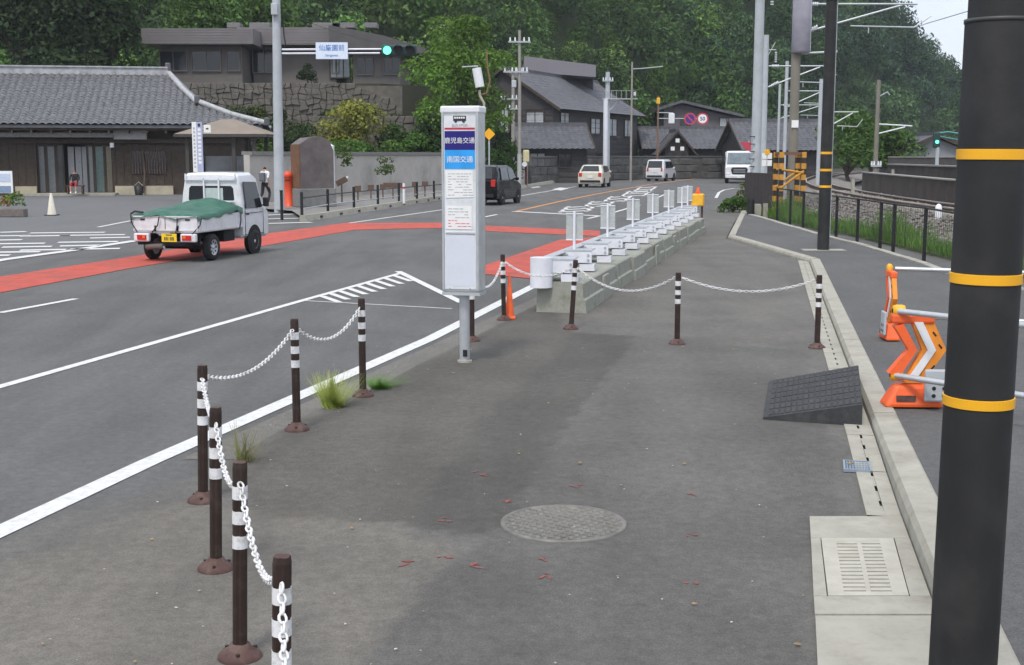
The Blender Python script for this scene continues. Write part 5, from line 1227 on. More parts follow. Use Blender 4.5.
# --- upper building on its terrace
ter = MB(); ty = 86.5; tz = AT(300, 82, ty).z
tpts = [(AT(-40, 100, ty).x, ty), (AT(150, 100, ty).x, ty), (AT(380, 100, ty).x, ty), (AT(432, 100, 90).x, 90), (AT(450, 100, 116).x, 116), (AT(-60, 100, 116).x, 116)]
ter.prism(tpts, 'z', -.1, tz - .1, EARTH); struct('terrace', ter)
def stone_wall(name, label, x0, x1, y, z0, z1, m=STONE, s=.4, seed=3, topf=None):
    t = thing(name, label, 'stone wall', (x0, y, z0)); MB().box(((x1 - x0) / 2, .25, (z1 - z0) / 2 - .1), (x1 - x0, .3, z1 - z0 - .15), m).build('backing', t); b = MB(); rg = random.Random(seed); Wd_, Hd_ = x1 - x0, z1 - z0; nc, nr = max(int(Wd_ / (s * 1.15)), 2), max(int(Hd_ / (s * .85)), 2)
    gx_, gz_ = Wd_ / nc, Hd_ / nr; pt = {}
    for r_ in range(nr + 1):
        for c_ in range(nc + 1): pt[r_, c_] = ((c_ + (.5 if r_ % 2 else 0) * 0 + rg.uniform(-.33, .33) * (0 < c_ < nc)) * gx_, (r_ + rg.uniform(-.36, .36) * (0 < r_ < nr)) * gz_)
    for r_ in range(nr):
        for c_ in range(nc):
            q4 = [pt[r_, c_], pt[r_, c_ + 1], pt[r_ + 1, c_ + 1], pt[r_ + 1, c_]]; cx_ = sum(p[0] for p in q4) / 4; cz_ = sum(p[1] for p in q4) / 4
            if topf and cz_ > topf(cx_ / Wd_) * Hd_: continue
            f_ = -.06 + rg.uniform(-.09, .06); k0, k1 = .99, .86
            b.add([(cx_ + (p[0] - cx_) * k0, .1, cz_ + (p[1] - cz_) * k0) for p in q4] + [(cx_ + (p[0] - cx_) * k0, f_ + .07, cz_ + (p[1] - cz_) * k0) for p in q4] + [(cx_ + (p[0] - cx_) * k1, f_, cz_ + (p[1] - cz_) * k1) for p in q4], [(8, 9, 10, 11)] + [(a_ + o_, (a_ + 1) % 4 + o_, (a_ + 1) % 4 + o_ + 4, a_ + o_ + 4) for o_ in (0, 4) for a_ in range(4)], m)
    b.build('stones', t, kind='stuff'); return t
stone_wall('terrace_wall', 'tall grey stone retaining wall below the hilltop building', AT(150, 100, 86).x, AT(402, 100, 86).x, 86, .2, AT(300, 83, 86).z, seed=3, topf=lambda u: 1 if u < .8 else 1 - (u - .8) * 1.3)
stone_wall('terrace_wall', 'lower stone retaining wall tier left of the big tree', AT(312, 100, 80).x, AT(436, 100, 80).x, 80, .2, AT(380, 116, 80).z, seed=5)
UB = thing('hilltop_building', 'flat roofed grey brown building with wide eaves up on the terrace', 'building', (0, 96, tz))
UW = mat('grey brown render', (.15, .135, .125), .85, var=.12, scale=1.5); UF = mat('grey brown metal fascia', (.19, .175, .175), .6, var=.1, scale=1.2)
ux = lambda px, Y: AT(px, 60, Y).x
def uz(py, Y): return AT(300, py, Y).z - tz
def ublock(p0, p1, Y, ztop_py, zbot_py, wtop_py, over=1.):
    x0, x1 = ux(p0, Y), ux(p1, Y); w = x1 - x0; cx = (x0 + x1) / 2; hz = uz(wtop_py, Y)
    MB().box((cx, Y - 96 + 4, hz / 2 - .1), (w - .6, 8, hz + .2), UW).build('wall', UB)
    fz0, fz1 = uz(zbot_py, Y), uz(ztop_py, Y); MB().box((cx, Y - 96 + 3.6, (fz0 + fz1) / 2), (w + over, 9.6, fz1 - fz0), UF).build('roof_fascia', UB)
    for k in range(6): MB().box((cx, Y - 96 + 3.6 - 4.81, fz0 + (fz1 - fz0) * (k + .5) / 6), (w + over, .03, .03), UF).build('fascia_seam', UB)
    return x0, x1, hz
ublock(158, 246, 94, 30, 45.5, 46, 1.6)
for a, b_ in ((160, 187), (192, 221), (227, 240)): windw(UB, ((ux(a, 94) + ux(b_, 94)) / 2, -2.03, uz(61, 94)), ux(b_, 94) - ux(a, 94), uz(51.5, 94) - uz(71.5, 94), 'y-', GLASS, UW, .14, 2 if b_ - a > 20 else 1)
ublock(249, 340, 97, 29, 46, 46, 1.2)
for a, b_ in ((253, 276), (332, 339)): windw(UB, ((ux(a, 97) + ux(b_, 97)) / 2, .96, uz(61, 97)), ux(b_, 97) - ux(a, 97), uz(50, 97) - uz(74, 97), 'y-', GLASS, UW, .14, 2)
windw(UB, (ux(340, 97), .95, uz(66, 97)), ux(350, 97) - ux(330, 97), uz(56, 97) - uz(80, 97), 'y-', GLASSL, WOODD, .12, 3)
x0, x1 = ux(345, 96), ux(424, 96)
MB().box(((x0 + x1) / 2 - .6, 4, uz(52, 96) / 2), (x1 - x0 - 2.4, 8, uz(52, 96)), UW).build('wall', UB)
MB().prism([(x0 - 1, uz(27, 96)), (x0 - 1, uz(48, 96)), (x1, uz(55, 96)), (x1 + .3, uz(50, 96)), (ux(385, 96), uz(37, 96))], 'y', -1.4, 9, mat('dark sloping roof', (.085, .08, .08), .6, var=.15, scale=1.5)).build('sloping_roof', UB)
for a, b_ in ((357, 373), (384, 400)): windw(UB, ((ux(a, 96) + ux(b_, 96)) / 2, -.03, uz(66, 96)), ux(b_, 96) - ux(a, 96), 1.3, 'y-', GLASS, UW, .14, 2)
for px, w_ in ((236, 1.0), (262, 1.6), (328, 2.2), (345, 1.8), (372, 1.0)): MB().bbox((ux(px, 99), 3, uz(26, 99)), (w_, 1.2, .4), mat('roof plant', (.17, .165, .16), .7, var=.2), .05).build('roof_unit', UB)

# --- dark wooden houses down the road
def gable(label, loc, rz, L, D, eave, ridge, wins=(), wm=WOODG, tm=TILED, over=.8, name='wooden_house', endwins=(), pitch=.45, lap=True):
    t = thing(name, label, 'house', loc, rz)
    b = MB().prism([(0, 0), (D, 0), (D, eave), (D / 2, ridge - .15), (0, eave)], 'x', 0, L, wm); b.build('wall', t)
    for s in (0, 1):
        y0 = -over if s == 0 else D + over; dz = (ridge - eave) / (D / 2) * over; vv = Vector((0, (D / 2 - y0), ridge - eave + dz))
        tile_plane('roof_tiles', t, (-over * .6, y0, eave - dz + .1), None, (1, 0, 0), vv, lambda v: 0, lambda v: L + over * 1.2, tm, pitch, 14, .06, .1)
    MB().box((L / 2, D / 2, ridge + .18), (L + over * 1.2, .35, .3), tm).build('ridge', t)
    for s in (0, 1):
        for q in (0, 1): MB().add([(x, y, z + dz) for x in (-over * .6 - .03 + s * (L + over * 1.2), -over * .6 + .05 + s * (L + over * 1.2)) for (y, z, dz) in (((-over if q == 0 else D + over), eave - (ridge - eave) / (D / 2) * over, -.06), (D / 2, ridge, -.06), (D / 2, ridge, .2), ((-over if q == 0 else D + over), eave - (ridge - eave) / (D / 2) * over, .2))], [(0, 1, 2, 3), (4, 5, 6, 7), (0, 1, 5, 4), (1, 2, 6, 5), (2, 3, 7, 6), (3, 0, 4, 7)], WOODD).build('bargeboard', t)
    for x, z, w, h, m_ in wins: windw(t, (x, -.01, z), w, h, 'y-', m_, WOODD, .12, 2)
    for y, z, w, h, m_ in endwins: windw(t, (-.01, y, z), w, h, 'x-', m_, WOODD, .12, 2)
    if lap:
        lm = MB().box((L / 2, -.02, 0), (L - .1, .05, .05), wm).mesh('siding_board'); lm2 = MB().box((-.02, D / 2, 0), (.05, D - .1, .05), wm).mesh('siding_board'); z = .5
        while z < eave - .2: obj('siding_board', lm, t, loc=(0, 0, z)); obj('siding_board', lm2, t, loc=(0, 0, z + .02)); z += .45
    return t
PALEW = mat('pale shoji window', (.42, .44, .45), .4, var=.2, scale=1)
gable('large two storey dark wooden house with grey tiled gable roof', (3.4, 105, 0), math.atan2(24, 10.7), 22, 9, 6.3, 9.2,
      wins=((2.5, 4.9, 2.0, 1.6, PALEW), (10, 4.7, 2.4, 1.4, PALEW), (14.5, 4.7, 2.6, 1.6, PALEW), (19, 4.7, 2.0, 1.6, PALEW), (5, 1.6, 2, 1.6, GLASS), (12, 1.6, 3, 1.6, GLASS)), endwins=((1.6, 4.9, 1.6, 1.7, PALEW), (4.4, 5.0, .8, 2.0, PALEW)))
ax0, ax1 = AT(522, 150, 98).x, AT(588, 150, 98).x
gable('low tiled lean house in front of the large dark house', (ax0, 98, 0), .12, ax1 - ax0, 6, 2.9, 4.4, wins=((1.2, 1.7, 1.2, 1.2, PALEW), (3.4, 1.7, 1.0, 1.0, GLASS)))
fx0, fx1 = AT(524, 60, 118).x, AT(596, 60, 118).x
fl_ = thing('flat_roof_house', 'long building with flat lilac grey roof behind the large dark house', 'house', (fx0, 122, 0), 0)
MB().box(((fx1 - fx0) / 2, 3, 4.9), (fx1 - fx0, 6, 9.8), WOODG).build('wall', fl_)
MB().prism([(0, AT(524, 72, 118).z), (fx1 - fx0, AT(596, 77, 118).z), (fx1 - fx0, AT(596, 65, 118).z), (0, AT(524, 56, 118).z)], 'y', -4, 7, mat('lilac grey metal roof', (.2, .19, .21), .6, var=.08)).build('roof', fl_)
cx0 = AT(646, 150, 124).x; cxl = AT(738, 150, 124).x - cx0
gable('low dark house with long tiled roof behind the roadside wall', (cx0, 124, 0), .0, cxl, 7, 3.0, 4.7, wins=((8, 2.0, 1.4, 1.2, GLASS), (12, 2.0, 1.6, 1.2, GLASS)))
gx = AT(659, 150, 121).x; gable('small gabled porch with white crest boards before the low dark house', (gx + 2.2, 119.5, 0), math.pi / 2, 4.5, 4.4 * .5, 3.0, 4.3, name='gabled_porch', lap=False).location = (gx + 2.6, 119.4, 0)
for k, (dx, dz) in enumerate(((0, .0), (-.45, -.75), (.45, -.75))): MB().box((gx + 1.5 + dx, 119.0, 3.5 + dz), (.36, .08, .36), PAPER).build('crest_board', label=('upper', 'lower left', 'lower right')[k] + ' white square board on the small porch gable', cat='sign', group='white boards on the porch gable')
dx0 = AT(664, 120, 142).x; gw = AT(736, 120, 142).x - dx0; zg = lambda py: AT(700, py, 142).z
gh = thing('grey_house', 'broad grey brown house with a long shallow roof above the low dark house', 'house', (dx0, 142, 0))
MB().prism([(0, 0), (gw, 0), (gw, zg(118)), (gw * .24, zg(104.5)), (0, zg(109))], 'y', 0, 9, mat('grey brown siding', (.12, .11, .115), .8, var=.15, scale=1)).build('wall', gh)
for (xa_, za_), (xb_, zb_) in (((-.8, zg(110.5)), (gw * .24, zg(103))), ((gw * .24, zg(103)), (gw + .8, zg(117.5)))):
    MB().prism([(xa_, za_), (xb_, zb_), (xb_, zb_ + .3), (xa_, za_ + .3)], 'y', -.8, 9.8, TILED).build('roof', gh)
windw(gh, (gw * .87, -.02, zg(127)), 1.6, 2.0, 'y-', PALEW, WOODD, .12, 2); windw(gh, (gw * .3, -.02, zg(122)), 1.2, 1.0, 'y-', GLASS, WOODD, .12, 2)
ex0 = AT(736, 150, 112).x; gable('dark tiled house partly hidden behind the railway masts', (ex0, 108, 0), .1, 7.4, 7, 2.9, 5.0, wins=((3.5, 1.8, 2, 1.3, GLASS),))
hx0 = AT(904, 150, 92).x
gable('grey gabled shed beyond the highest track wall', (hx0 + 4.6, 92, 0), math.pi / 2, 6, 4.6, 2.5, 3.5, wm=mat('grey sheet siding', (.24, .25, .26), .7, var=.12, scale=1), tm=TILED, name='grey_shed', lap=False)

# --- railway masts, poles, wires
POLEC = mat('weathered concrete pole', (.3, .285, .25), .85, var=.12, scale=2, dirt=(.2, .19, .165), damt=.5); POLEB = mat('brown concrete pole', (.2, .185, .155), .85, var=.15, scale=2)
def rod(b, a, c, r, m=GALV): b.cyl(a, c, r, m, n=8)
INS = mat('white insulator', (.7, .72, .75), .3)
def mast(label, px, Y, dia, ztop, arms, reach, m=GALVD, ins=True, name='catenary_mast'):
    x = AT(px, 150, Y).x; t = thing(name, label, 'mast', (x, Y, 0))
    MB().cyl((0, 0, -.1), (0, 0, ztop), dia / 2, m, dia / 2 * .85, 14).build('pole', t)
    for za in arms:
        b = MB(); rod(b, (dia / 2, 0, za), (reach, 0, za), .035); rod(b, (dia / 2, 0, za - 1.0), (reach * .86, 0, za - .05), .035); rod(b, (reach * .45, 0, za - .75), (reach * .98, 0, za - .8), .025); rod(b, (reach * .98, 0, za - .8), (reach * 1.12, 0, za - .4), .022); rod(b, (reach * .6, 0, za - .8), (reach * .6, 0, za - 1.0), .02)
        b.build('cantilever', t)
        for z, f in ((za, .1), (za - .95, .12)):
            i_ = MB()
            for k in range(5): i_.cyl((dia / 2 + reach * .05 + k * .07, 0, z + (.07 * k if z < za else 0) * .5 + (.0 if z == za else .03)), (dia / 2 + reach * .05 + k * .07 + .04, 0, z + (.07 * k if z < za else 0) * .5 + (.0 if z == za else .03)), .07, INS, n=10)
            i_.build('insulator', t)
    if ins:
        b = MB(); rod(b, (0, 0, ztop - .7), (.5, 0, ztop - .7), .025); rod(b, (.1, 0, ztop - 1.0), (.45, 0, ztop - .35), .02); b.build('feeder_arm', t)
        b = MB()
        for k in range(6): b.cyl((.5, 0, ztop - .8 - k * .09), (.5, 0, ztop - .84 - k * .09), .06, INS, n=10)
        b.build('feeder_insulator', t)
    return t
m1 = mast('thickest pale grey railway mast, left of the transformer pole', 756, 48, .4, 10, (), 0, ins=False)
for k in range(9): MB().box((-.19, -.19, .6 + k * .28), (.2, .03, .03), BLK).build('step', m1)
b = MB(); rod(b, (0, 0, 8.3), (.45, 0, 8.3), .025); rod(b, (0, 0, 7.9), (.4, 0, 8.5), .02); b.build('feeder_arm', m1); b = MB()
for k in range(6): b.cyl((.45, 0, 8.2 - k * .09), (.45, 0, 8.16 - k * .09), .06, INS, n=10)
b.build('feeder_insulator', m1)
mast('second pale railway mast just right of the thickest mast', 763, 62, .33, AT(763, 35, 62).z, (AT(763, 66, 62).z,), 3.1)
mast('slender pale railway mast left of the brown transformer pole', 784.5, 82, .25, AT(784, 61, 82).z, (AT(784, 91, 82).z,), 2.6, ins=False)
mast('slender pale railway mast close left of the black sleeved pole', 819, 70, .26, AT(819, 79, 70).z, (AT(819, 112, 70).z,), 2.1, ins=False)
mast('farthest thin pale railway mast behind the masts', 778, 96, .22, AT(778, 84, 96).z, (AT(778, 105, 96).z,), 3.6, ins=False)
tp_ = mast('brown concrete pole with a grey transformer case and long cantilever arm', 793, 45, .36, 9.5, (AT(793, 4, 45).z,), 4.2, POLEB, False, 'transformer_pole')
zc = AT(798, 54, 45).z
b = MB().lathe([(.05, 0), (.28, .02), (.33, .08), (.33, 2.6), (.25, 2.7)], mat('lilac grey steel', (.3, .29, .34), .5, var=.15, scale=3), 20, (.14, -.12, zc)); b.build('transformer_case', tp_)
MB().box((.42, -.2, zc + 1.3), (.06, .1, 2.4), PANEL).build('case_rib', tp_); MB().box((.0, -.19, AT(793, 124, 45).z), (.24, .02, .26), PAPER).build('number_plate', tp_)
b = MB(); rod(b, (.2, 0, zc + .02), (1.45, 0, zc + .08), .04); b.build('lower_arm', tp_)
def upole(label, px, Y, dia, ytop, arms, m=POLEC, ybot=None):
    x = AT(px, 150, Y).x; t = thing('power_pole', label, 'utility pole', (x, Y, 0)); zt = AT(px, ytop, Y).z
    MB().cyl((0, 0, -.1), (0, 0, zt), dia / 2, m, dia * .36, 12).build('pole', t)
    for ya, w, dx in arms:
        z = AT(px, ya, Y).z; MB().box((dx, -dia * .5, z), (w, .09, .09), GALVD).build('crossarm', t)
        for k in (-.42, -.2, .2, .42): MB().cyl((dx + k * w, -dia * .5, z + .05), (dx + k * w, -dia * .5, z + .28), .06, INS, .04, 8).build('insulator', t)
    return t
u1_ = upole('tall thin power pole at the corner of the beige and dark walls', 519.5, 80, .24, 30, ((42, 1.4, 0), (72, 1.1, 0)))
MB().bbox((-.35, 0, AT(519, 84, 80).z), (.3, .3, .45), GALVD, .04).build('transformer', u1_)
MB().cyl((0, 0, 0), (0, 0, 2.2), .14, mat('pale pole sleeve', (.4, .4, .39), .7), n=14).build('sleeve', u1_)
upole('shorter grey power pole behind the big bright tree edge', 513, 92, .3, 68, ((72, 1.4, 0), (99, 1.3, -.3), (109, 1.2, 0)))
u3 = upole('pale power pole carrying a caged platform before the dark house', 607, 105, .5, 72, ((81, .9, 0),), GALVD)
zp = AT(607, 99, 105).z; b = MB().box((1.0, -.1, zp), (2.9, .6, .08), GALVD); 
for k in range(7): b.box((-.1 + k * .4, -.38, zp + .3), (.03, .03, .7), GALVD)
b.box((.9, -.38, zp + .66), (2.5, .03, .03), GALVD); b.build('platform', u3); MB().cyl((.1, -.05, zp - 1.0), (1.0, -.05, zp - .1), .05, GALVD, n=8).build('brace', u3)
MB().cyl((-.16, -.3, 0), (-.16, -.3, zp), .2, WSTEEL, n=12).build('white_conduit', u3)
MB().bbox((2.2, -.3, zp + .4), (.18, .3, .3), WHITE, .03).build('camera', u3)
u4 = upole('thin dark lamp pole with a long arm right of the caged platform pole', 631, 104, .2, 62, ())
MB().tube([(0, 0, AT(631, 69, 104).z), (.8, 0, AT(631, 68.5, 104).z), (2.5, 0, AT(631, 66.5, 104).z)], .04, GALVD, 8).build('lamp_arm', u4)
u5 = upole('concrete lamp pole behind the railway walls', 876, 72, .3, 80, ((166, .6, 0),), POLEB)
MB().tube([(.1, 0, AT(876, 96, 72).z), (.5, 0, AT(876, 92, 72).z), (.65, 0, AT(876, 95, 72).z)], .035, GALVD, 6).build('lamp_arm', u5)
rod(b := MB(), (0, 0, AT(876, 124, 72).z), (2.0, 0, AT(876, 126, 72).z), .04, INS); rod(b, (0, 0, AT(876, 134, 72).z), (1.6, 0, AT(876, 127, 72).z), .04, INS); b.build('rail_arm', u5)
WIREM = mat('dark wire', (.06, .06, .065), .6)
def wire(pts, label, r=.012): MB().tube(pts, r, WIREM, 5).build('overhead_wire', label=label, cat='wire', group='overhead wires')
wire([AT(793, -40, 45), AT(880, 43, 80), AT(886, 60, 110)], 'overhead wire running away above the railway track')
wire([AT(1060, -16, 30), AT(925, 24, 45), AT(860, 52, 70), AT(836, 70, 95)], 'overhead wire crossing the bright sky beside the near pole')
wire([AT(283, 12, 47.8), AT(330, 30, 60), AT(395, 48, 84)], 'thin wire running from the signal pole toward the hilltop building')

# --- signals and signs far up the road
sp2 = thing('sign_gantry', 'thin pole with arm carrying two round road signs over the far road', 'road sign', (AT(657.5, 150, 107).x, 107, 0)); o2 = sp2.location
MB().cyl((0, 0, 0), (0, 0, AT(657, 96, 107).z), .09, mat('rust brown pole', (.2, .12, .08), .7), .07, 10).build('pole', sp2)
MB().bbox((0, 0, AT(658, 101, 107).z), (.3, .3, .55), YELP, .08).build('beacon', sp2)
rl = lambda px, py: AT(px, py, 107) - o2
MB().cyl(rl(657, 112.5), rl(673, 113), .04, GALVD, n=8).cyl(rl(657, 118.5), rl(708, 118.5) + Vector((0, .1, 0)), .04, GALVD, n=8).build('arm', sp2)
c_ = rl(671.5, 118.5); MB().bbox(c_, (.5, .3, .85), WHITE, .06).build('signal_back', sp2)
for px, m_, rim in ((690, mat('road sign violet', (.06, .03, .22), .4), 'no'), (702.5, PAPER, 'lim')):
    c_ = rl(px, 118.8); d_ = obj('round_sign', None, sp2, loc=c_)
    MB().cyl((0, 0, 0), (0, -.03, 0), .5, mat('road sign red', (.5, .06, .09), .45), n=28).build('ring', d_); MB().cyl((0, -.03, 0), (0, -.04, 0), .37, m_, n=28).build('face', d_)
    if rim == 'no': MB().box((0, -.045, 0), (.72, .012, .12), mat('road sign red', (.5, .06, .09), .45), Matrix.Rotation(.78, 3, 'Y')).build('bar', d_)
    else: text('lettering', '50', .44, d_, (0, -.046, -.01), fr, NAVY, bold=.02)
rs = thing('red_sign', 'small red sign on a post above the oncoming truck', 'road sign', (AT(741, 150, 110).x, 106.5, 0))
MB().cyl((0, 0, 0), (0, 0, AT(741, 141, 110).z), .06, GALVD, n=8).build('post', rs); MB().add([(-.75, -.08, AT(741, 142, 106).z), (.75, -.08, AT(741, 142, 106).z), (0, -.08, AT(741, 154, 106).z), (-.75, -.04, AT(741, 142, 106).z), (.75, -.04, AT(741, 142, 106).z), (0, -.04, AT(741, 154, 106).z)], [(0, 2, 1), (3, 4, 5), (0, 1, 4, 3), (1, 2, 5, 4), (2, 0, 3, 5)], mat('road sign red', (.5, .06, .09), .45)).build('triangle', rs)
tw_ = thing('track_sign', 'small double white plate sign between the masts and lattice guard', 'sign', (AT(767, 150, 47).x, 47, 0))
MB().cyl((0, 0, 0), (0, 0, 2.2), .03, GALVD, n=8).build('post', tw_)
for dx in (-.1, .1):
    for dz in (0, .26): MB().box((dx, -.04, AT(767, 163, 47).z + dz), (.17, .02, .22), PAPER).build('plate', tw_)
MB().cyl((0, -.03, AT(767, 152, 47).z), (0, -.06, AT(767, 152, 47).z), .11, YELP, n=12).build('disc', tw_)
gs = thing('railway_signal', 'slim signal post with a lit green lamp and teal arm near the grey shed', 'signal', (AT(937.5, 150, 68).x, 68, 0)); o3 = gs.location
MB().cyl((0, 0, 0), (0, 0, AT(937, 146, 68).z), .1, GALVD, n=10).build('post', gs); c_ = AT(936.5, 140, 68) - o3
MB().bbox(c_, (.38, .22, .85), SGB, .08).build('housing', gs); MB().cyl(c_ + Vector((0, -.11, -.1)), c_ + Vector((0, -.14, -.1)), .09, GL, n=14).build('lens', gs)
MB().tube([c_ + Vector((0, 0, .35)), AT(948, 132, 68) - o3, AT(975, 136, 68) - o3], .05, mat('teal paint', (.08, .25, .23), .5), 8).tube([c_ + Vector((.1, 0, .2)), AT(975, 143, 68) - o3], .04, mat('teal paint', (.08, .25, .23), .5), 8).build('arm', gs)
ys_ = thing('yellow_sign', 'small yellow diamond sign showing just right of the bus stop sign', 'road sign', (AT(489, 150, 66).x, 66.5, 0))
MB().cyl((0, 0, 0), (0, 0, 3.2), .04, GALVD, n=8).build('post', ys_); MB().box((0, -.06, AT(489, 134, 66).z), (.45, .03, .45), YEL, Matrix.Rotation(math.pi / 4, 3, 'Y')).build('plate', ys_)
tf = thing('roadside_signal', 'cream faced signal box on a dark post beside the thin power pole', 'signal', (AT(526, 150, 84).x, 83.5, 0)); o4 = tf.location
MB().bbox(AT(526, 156, 83.5) - o4, (.42, .3, .8), mat('cream signal face', (.62, .56, .32), .6), .08).build('box', tf); MB().cyl((0, 0, 0), (0, 0, 1.9), .09, mat('dark red post', (.09, .03, .025), .7), n=10).build('post', tf); MB().cyl((-.1, -.18, 1.55), (-.1, -.3, 1.55), .17, PAPER, n=14).build('lamp', tf)
gl = thing('gooseneck_lamp', 'white cylinder lamp on a thin curved post rising behind the bus stop sign', 'lamp', (AT(484, 200, 21).x, 21, 0)); o5 = gl.location
r5 = lambda px, py: AT(px, py, 21) - o5
MB().tube([(0, 0, 0), (0, 0, 2.6), r5(484, 103), r5(480, 96), r5(479.5, 90)], .022, mat('pale cable', (.4, .37, .3), .7), 6).build('post', gl)
MB().tube([r5(480, 95), r5(487, 93), r5(490, 80), r5(488, 70), r5(486, 50)], .016, mat('brown cable', (.18, .13, .06), .8), 6).build('cable', gl)
MB().cyl(r5(476.5, 68), r5(480, 87), .075, WHITE, n=16).build('lamp_body', gl); MB().cyl(r5(462, 67), r5(478, 66), .012, GALVD, n=6).build('rod', gl)

# --- right hand fence, lattice guard, black panels
fe2 = thing('mesh_fence', 'low dark post and wire mesh fence between raised pavement and railway', 'fence', (0, 0, 0))
fp2 = [P(x, y, .12) for x, y in ((777, 219.5), (790, 222.5), (803, 226), (836, 234.5), (857, 240), (880, 246), (893, 250), (924, 257), (957, 268), (1000, 284))]
fp2 += [Vector((fp2[-1].x + .0, fp2[-1].y - 2.5 * k, .12)) for k in (1, 2, 3)]
for p in fp2: MB().cyl((p.x, p.y, .0), (p.x, p.y, 1.12), .04, BLK, n=8).build('post', fe2)
for a, c in zip(fp2, fp2[1:]):
    MB().cyl((a.x, a.y, 1.1), (c.x, c.y, 1.1), .022, BLK, n=6).build('top_rail', fe2); b = MB(); d = c - a; L = d.length
    for z in (.25, .5, .75, .95): b.cyl((a.x, a.y, z), (c.x, c.y, z), .005, WIREM, n=4)
    for k in range(1, int(L / .14)): p = a + d * (k * .14 / L); b.cyl((p.x, p.y, .2), (p.x, p.y, 1.08), .0035, WIREM, n=3, caps=False)
    b.build('mesh_panel', fe2, kind='stuff')
lg = thing('lattice_guard', 'orange and yellow striped lattice guard frame round the transformer pole', 'guard frame', (AT(790, 150, 43).x, 43, 0)); ht = AT(790, 152, 43).z; hw = (AT(801, 150, 43).x - AT(779, 150, 43).x) / 2
STR = [mat('striped orange', (.03, .024, .02), .6, var=.2), mat('striped yellow', (.52, .25, .035), .6, var=.2), mat('rust stripe', (.16, .08, .05), .7, var=.2)]
for x in (-hw, hw):
    for y in (-.45, .45):
        lgp = obj('upright', None, lg, loc=(x, y, 0))
        for k in range(12): MB().box((0, 0, ht * (k + .5) / 12), (.15, .15, ht / 12), STR[k % 2]).build('stripe', lgp)
for y in (-.45, .45):
    for k in range(3):
        z0_ = ht * (.2 + .27 * k); MB().cyl((-hw, y - .07, z0_), (hw, y - .07, z0_ + ht * .25 * (1 if k % 2 else -1) + (0 if k % 2 else ht * .2)), .04, STR[1], n=6).build('brace', lg)
    MB().box((0, y, ht - .05), (hw * 2, .1, .1), STR[2]).build('top_bar', lg)
for x in (-hw, hw): MB().box((x, 0, ht - .05), (.1, .78, .1), STR[2]).build('top_bar', lg)
bp_ = thing('panel_fence', 'dark brown board fence between the white mast bases and lattice guard', 'fence', (0, 0, 0)); a, c = AT(746, 150, 47), AT(778, 150, 43.5); zt_ = AT(760, 173, 45).z
for k in range(9):
    p = a + (c - a) * ((k + .5) / 9); d = (c - a); MB().box((0, 0, 0), (d.xy.length / 9 - .02, .04, zt_ + .1), mat('dark fence board', (.05, .042, .04), .8, var=.25), Matrix.Rotation(math.atan2(d.y, d.x), 3, 'Z')).build('board', bp_).location = (p.x, p.y, zt_ / 2 - .05)
bb_ = P(750.5, 218.5); bt = thing('black_bollard', 'short thick black post at the far corner of the sidewalk', 'bollard', bb_)
MB().cyl((0, 0, 0), (0, 0, .62), .13, BLK, n=14).cyl((0, 0, .62), (0, 0, .66), .1, BLK, n=14).build('post', bt)
cb = P(765, 218); ct = thing('concrete_post', 'short white concrete post beside the black bollard', 'post', cb); MB().box((0, 0, .25), (.16, .16, .5), CONC, taper=(.9, .9)).build('post', ct); MB().box((-.35, .1, .2), (.4, .3, .55), CONC).build('side_block', ct)
cm = thing('track_marker', 'small white capped marker standing before the low track wall', 'marker post', (AT(939, 200, 33).x, 33, bank_z(13.8) - .02)); MB().lathe([(.09, 0), (.09, .28), (.07, .36), (.02, .4)], WHITE, 12).build('marker', cm)
for px, py, Y, lab in ((853, 183, 50, 'white trackside marker stone left of the low wall'), (893, 168, 60, 'thin white trackside post before the middle wall tier')):
    q = AT(px, py, Y); t = thing('trackside_post', lab, 'marker post', (q.x, Y, .2)); MB().box((0, 0, .5), (.14, .14, max(q.z, .6) - .0), CONC, taper=(.8, .8)).build('post', t)

# --- trees, shrubs, hedges
BR = (.115, .21, .035)
tree('broadleaf_tree', 'big bright green tree behind the wall, left of the dark houses', (AT(461, 100, 82).x, 82, 0), AT(461, 6, 82).z, 4.4, BR, 11000, .13, 41, k=38, trunk_h=1.6, flat=.85, tone=.42, lob=.68)
for i, (px, Y, zt, r, g, lab) in enumerate(((25, 88, -30, 5.5, (.03, .05, .02), 'darkest tall tree at the left edge above the tiled roof'), (78, 86, -25, 5., (.036, .058, .024), 'dark tall tree behind the middle of the tiled roof'), (112, 88, -6, 3.4, (.042, .07, .025), 'dark tree left of the hilltop building'), (205, 106, -20, 4.6, (.07, .13, .03), 'lighter green tree rising behind the hilltop building roof'), (265, 108, -15, 4.6, (.075, .135, .03), 'bright green tree behind the hilltop roof, beside the signal pole'))):
    Yb = Y; hz = max(hill(px, Yb), 0) if Yb > lerp(D0, px) else (tz if Yb > 87 else 0); tree('hillside_tree', lab, (AT(px, 100, Yb).x, Yb, hz - .2), AT(px, zt, Yb).z - hz, r, g, 5200, .19, 50 + i, k=24, trunk_h=1.5, group='large trees below the hillside forest')
for i, (px, Y, py, r, lab) in enumerate(((848, 90, 120, 3.0, 'light green tree left of the concrete lamp pole'), (872, 96, 124, 3.2, 'light green tree behind the concrete lamp pole'), (895, 92, 128, 2.6, 'light green tree left of the grey shed'))):
    tree('trackside_tree', lab, (AT(px, 150, Y).x, Y, 0), AT(px, py, Y).z, r, (.08, .15, .035), 3200, .14, 70 + i, k=18, trunk_h=.8, group='trees by the grey shed')
bush('bamboo', 'yellow green feathery bamboo clump above the beige wall', (AT(350, 130, 76).x, 76, 0), 2.9, AT(352, 90, 76).z + .3, (.2, .21, .045), 5200, .13, 80, 'bamboo', k=24)
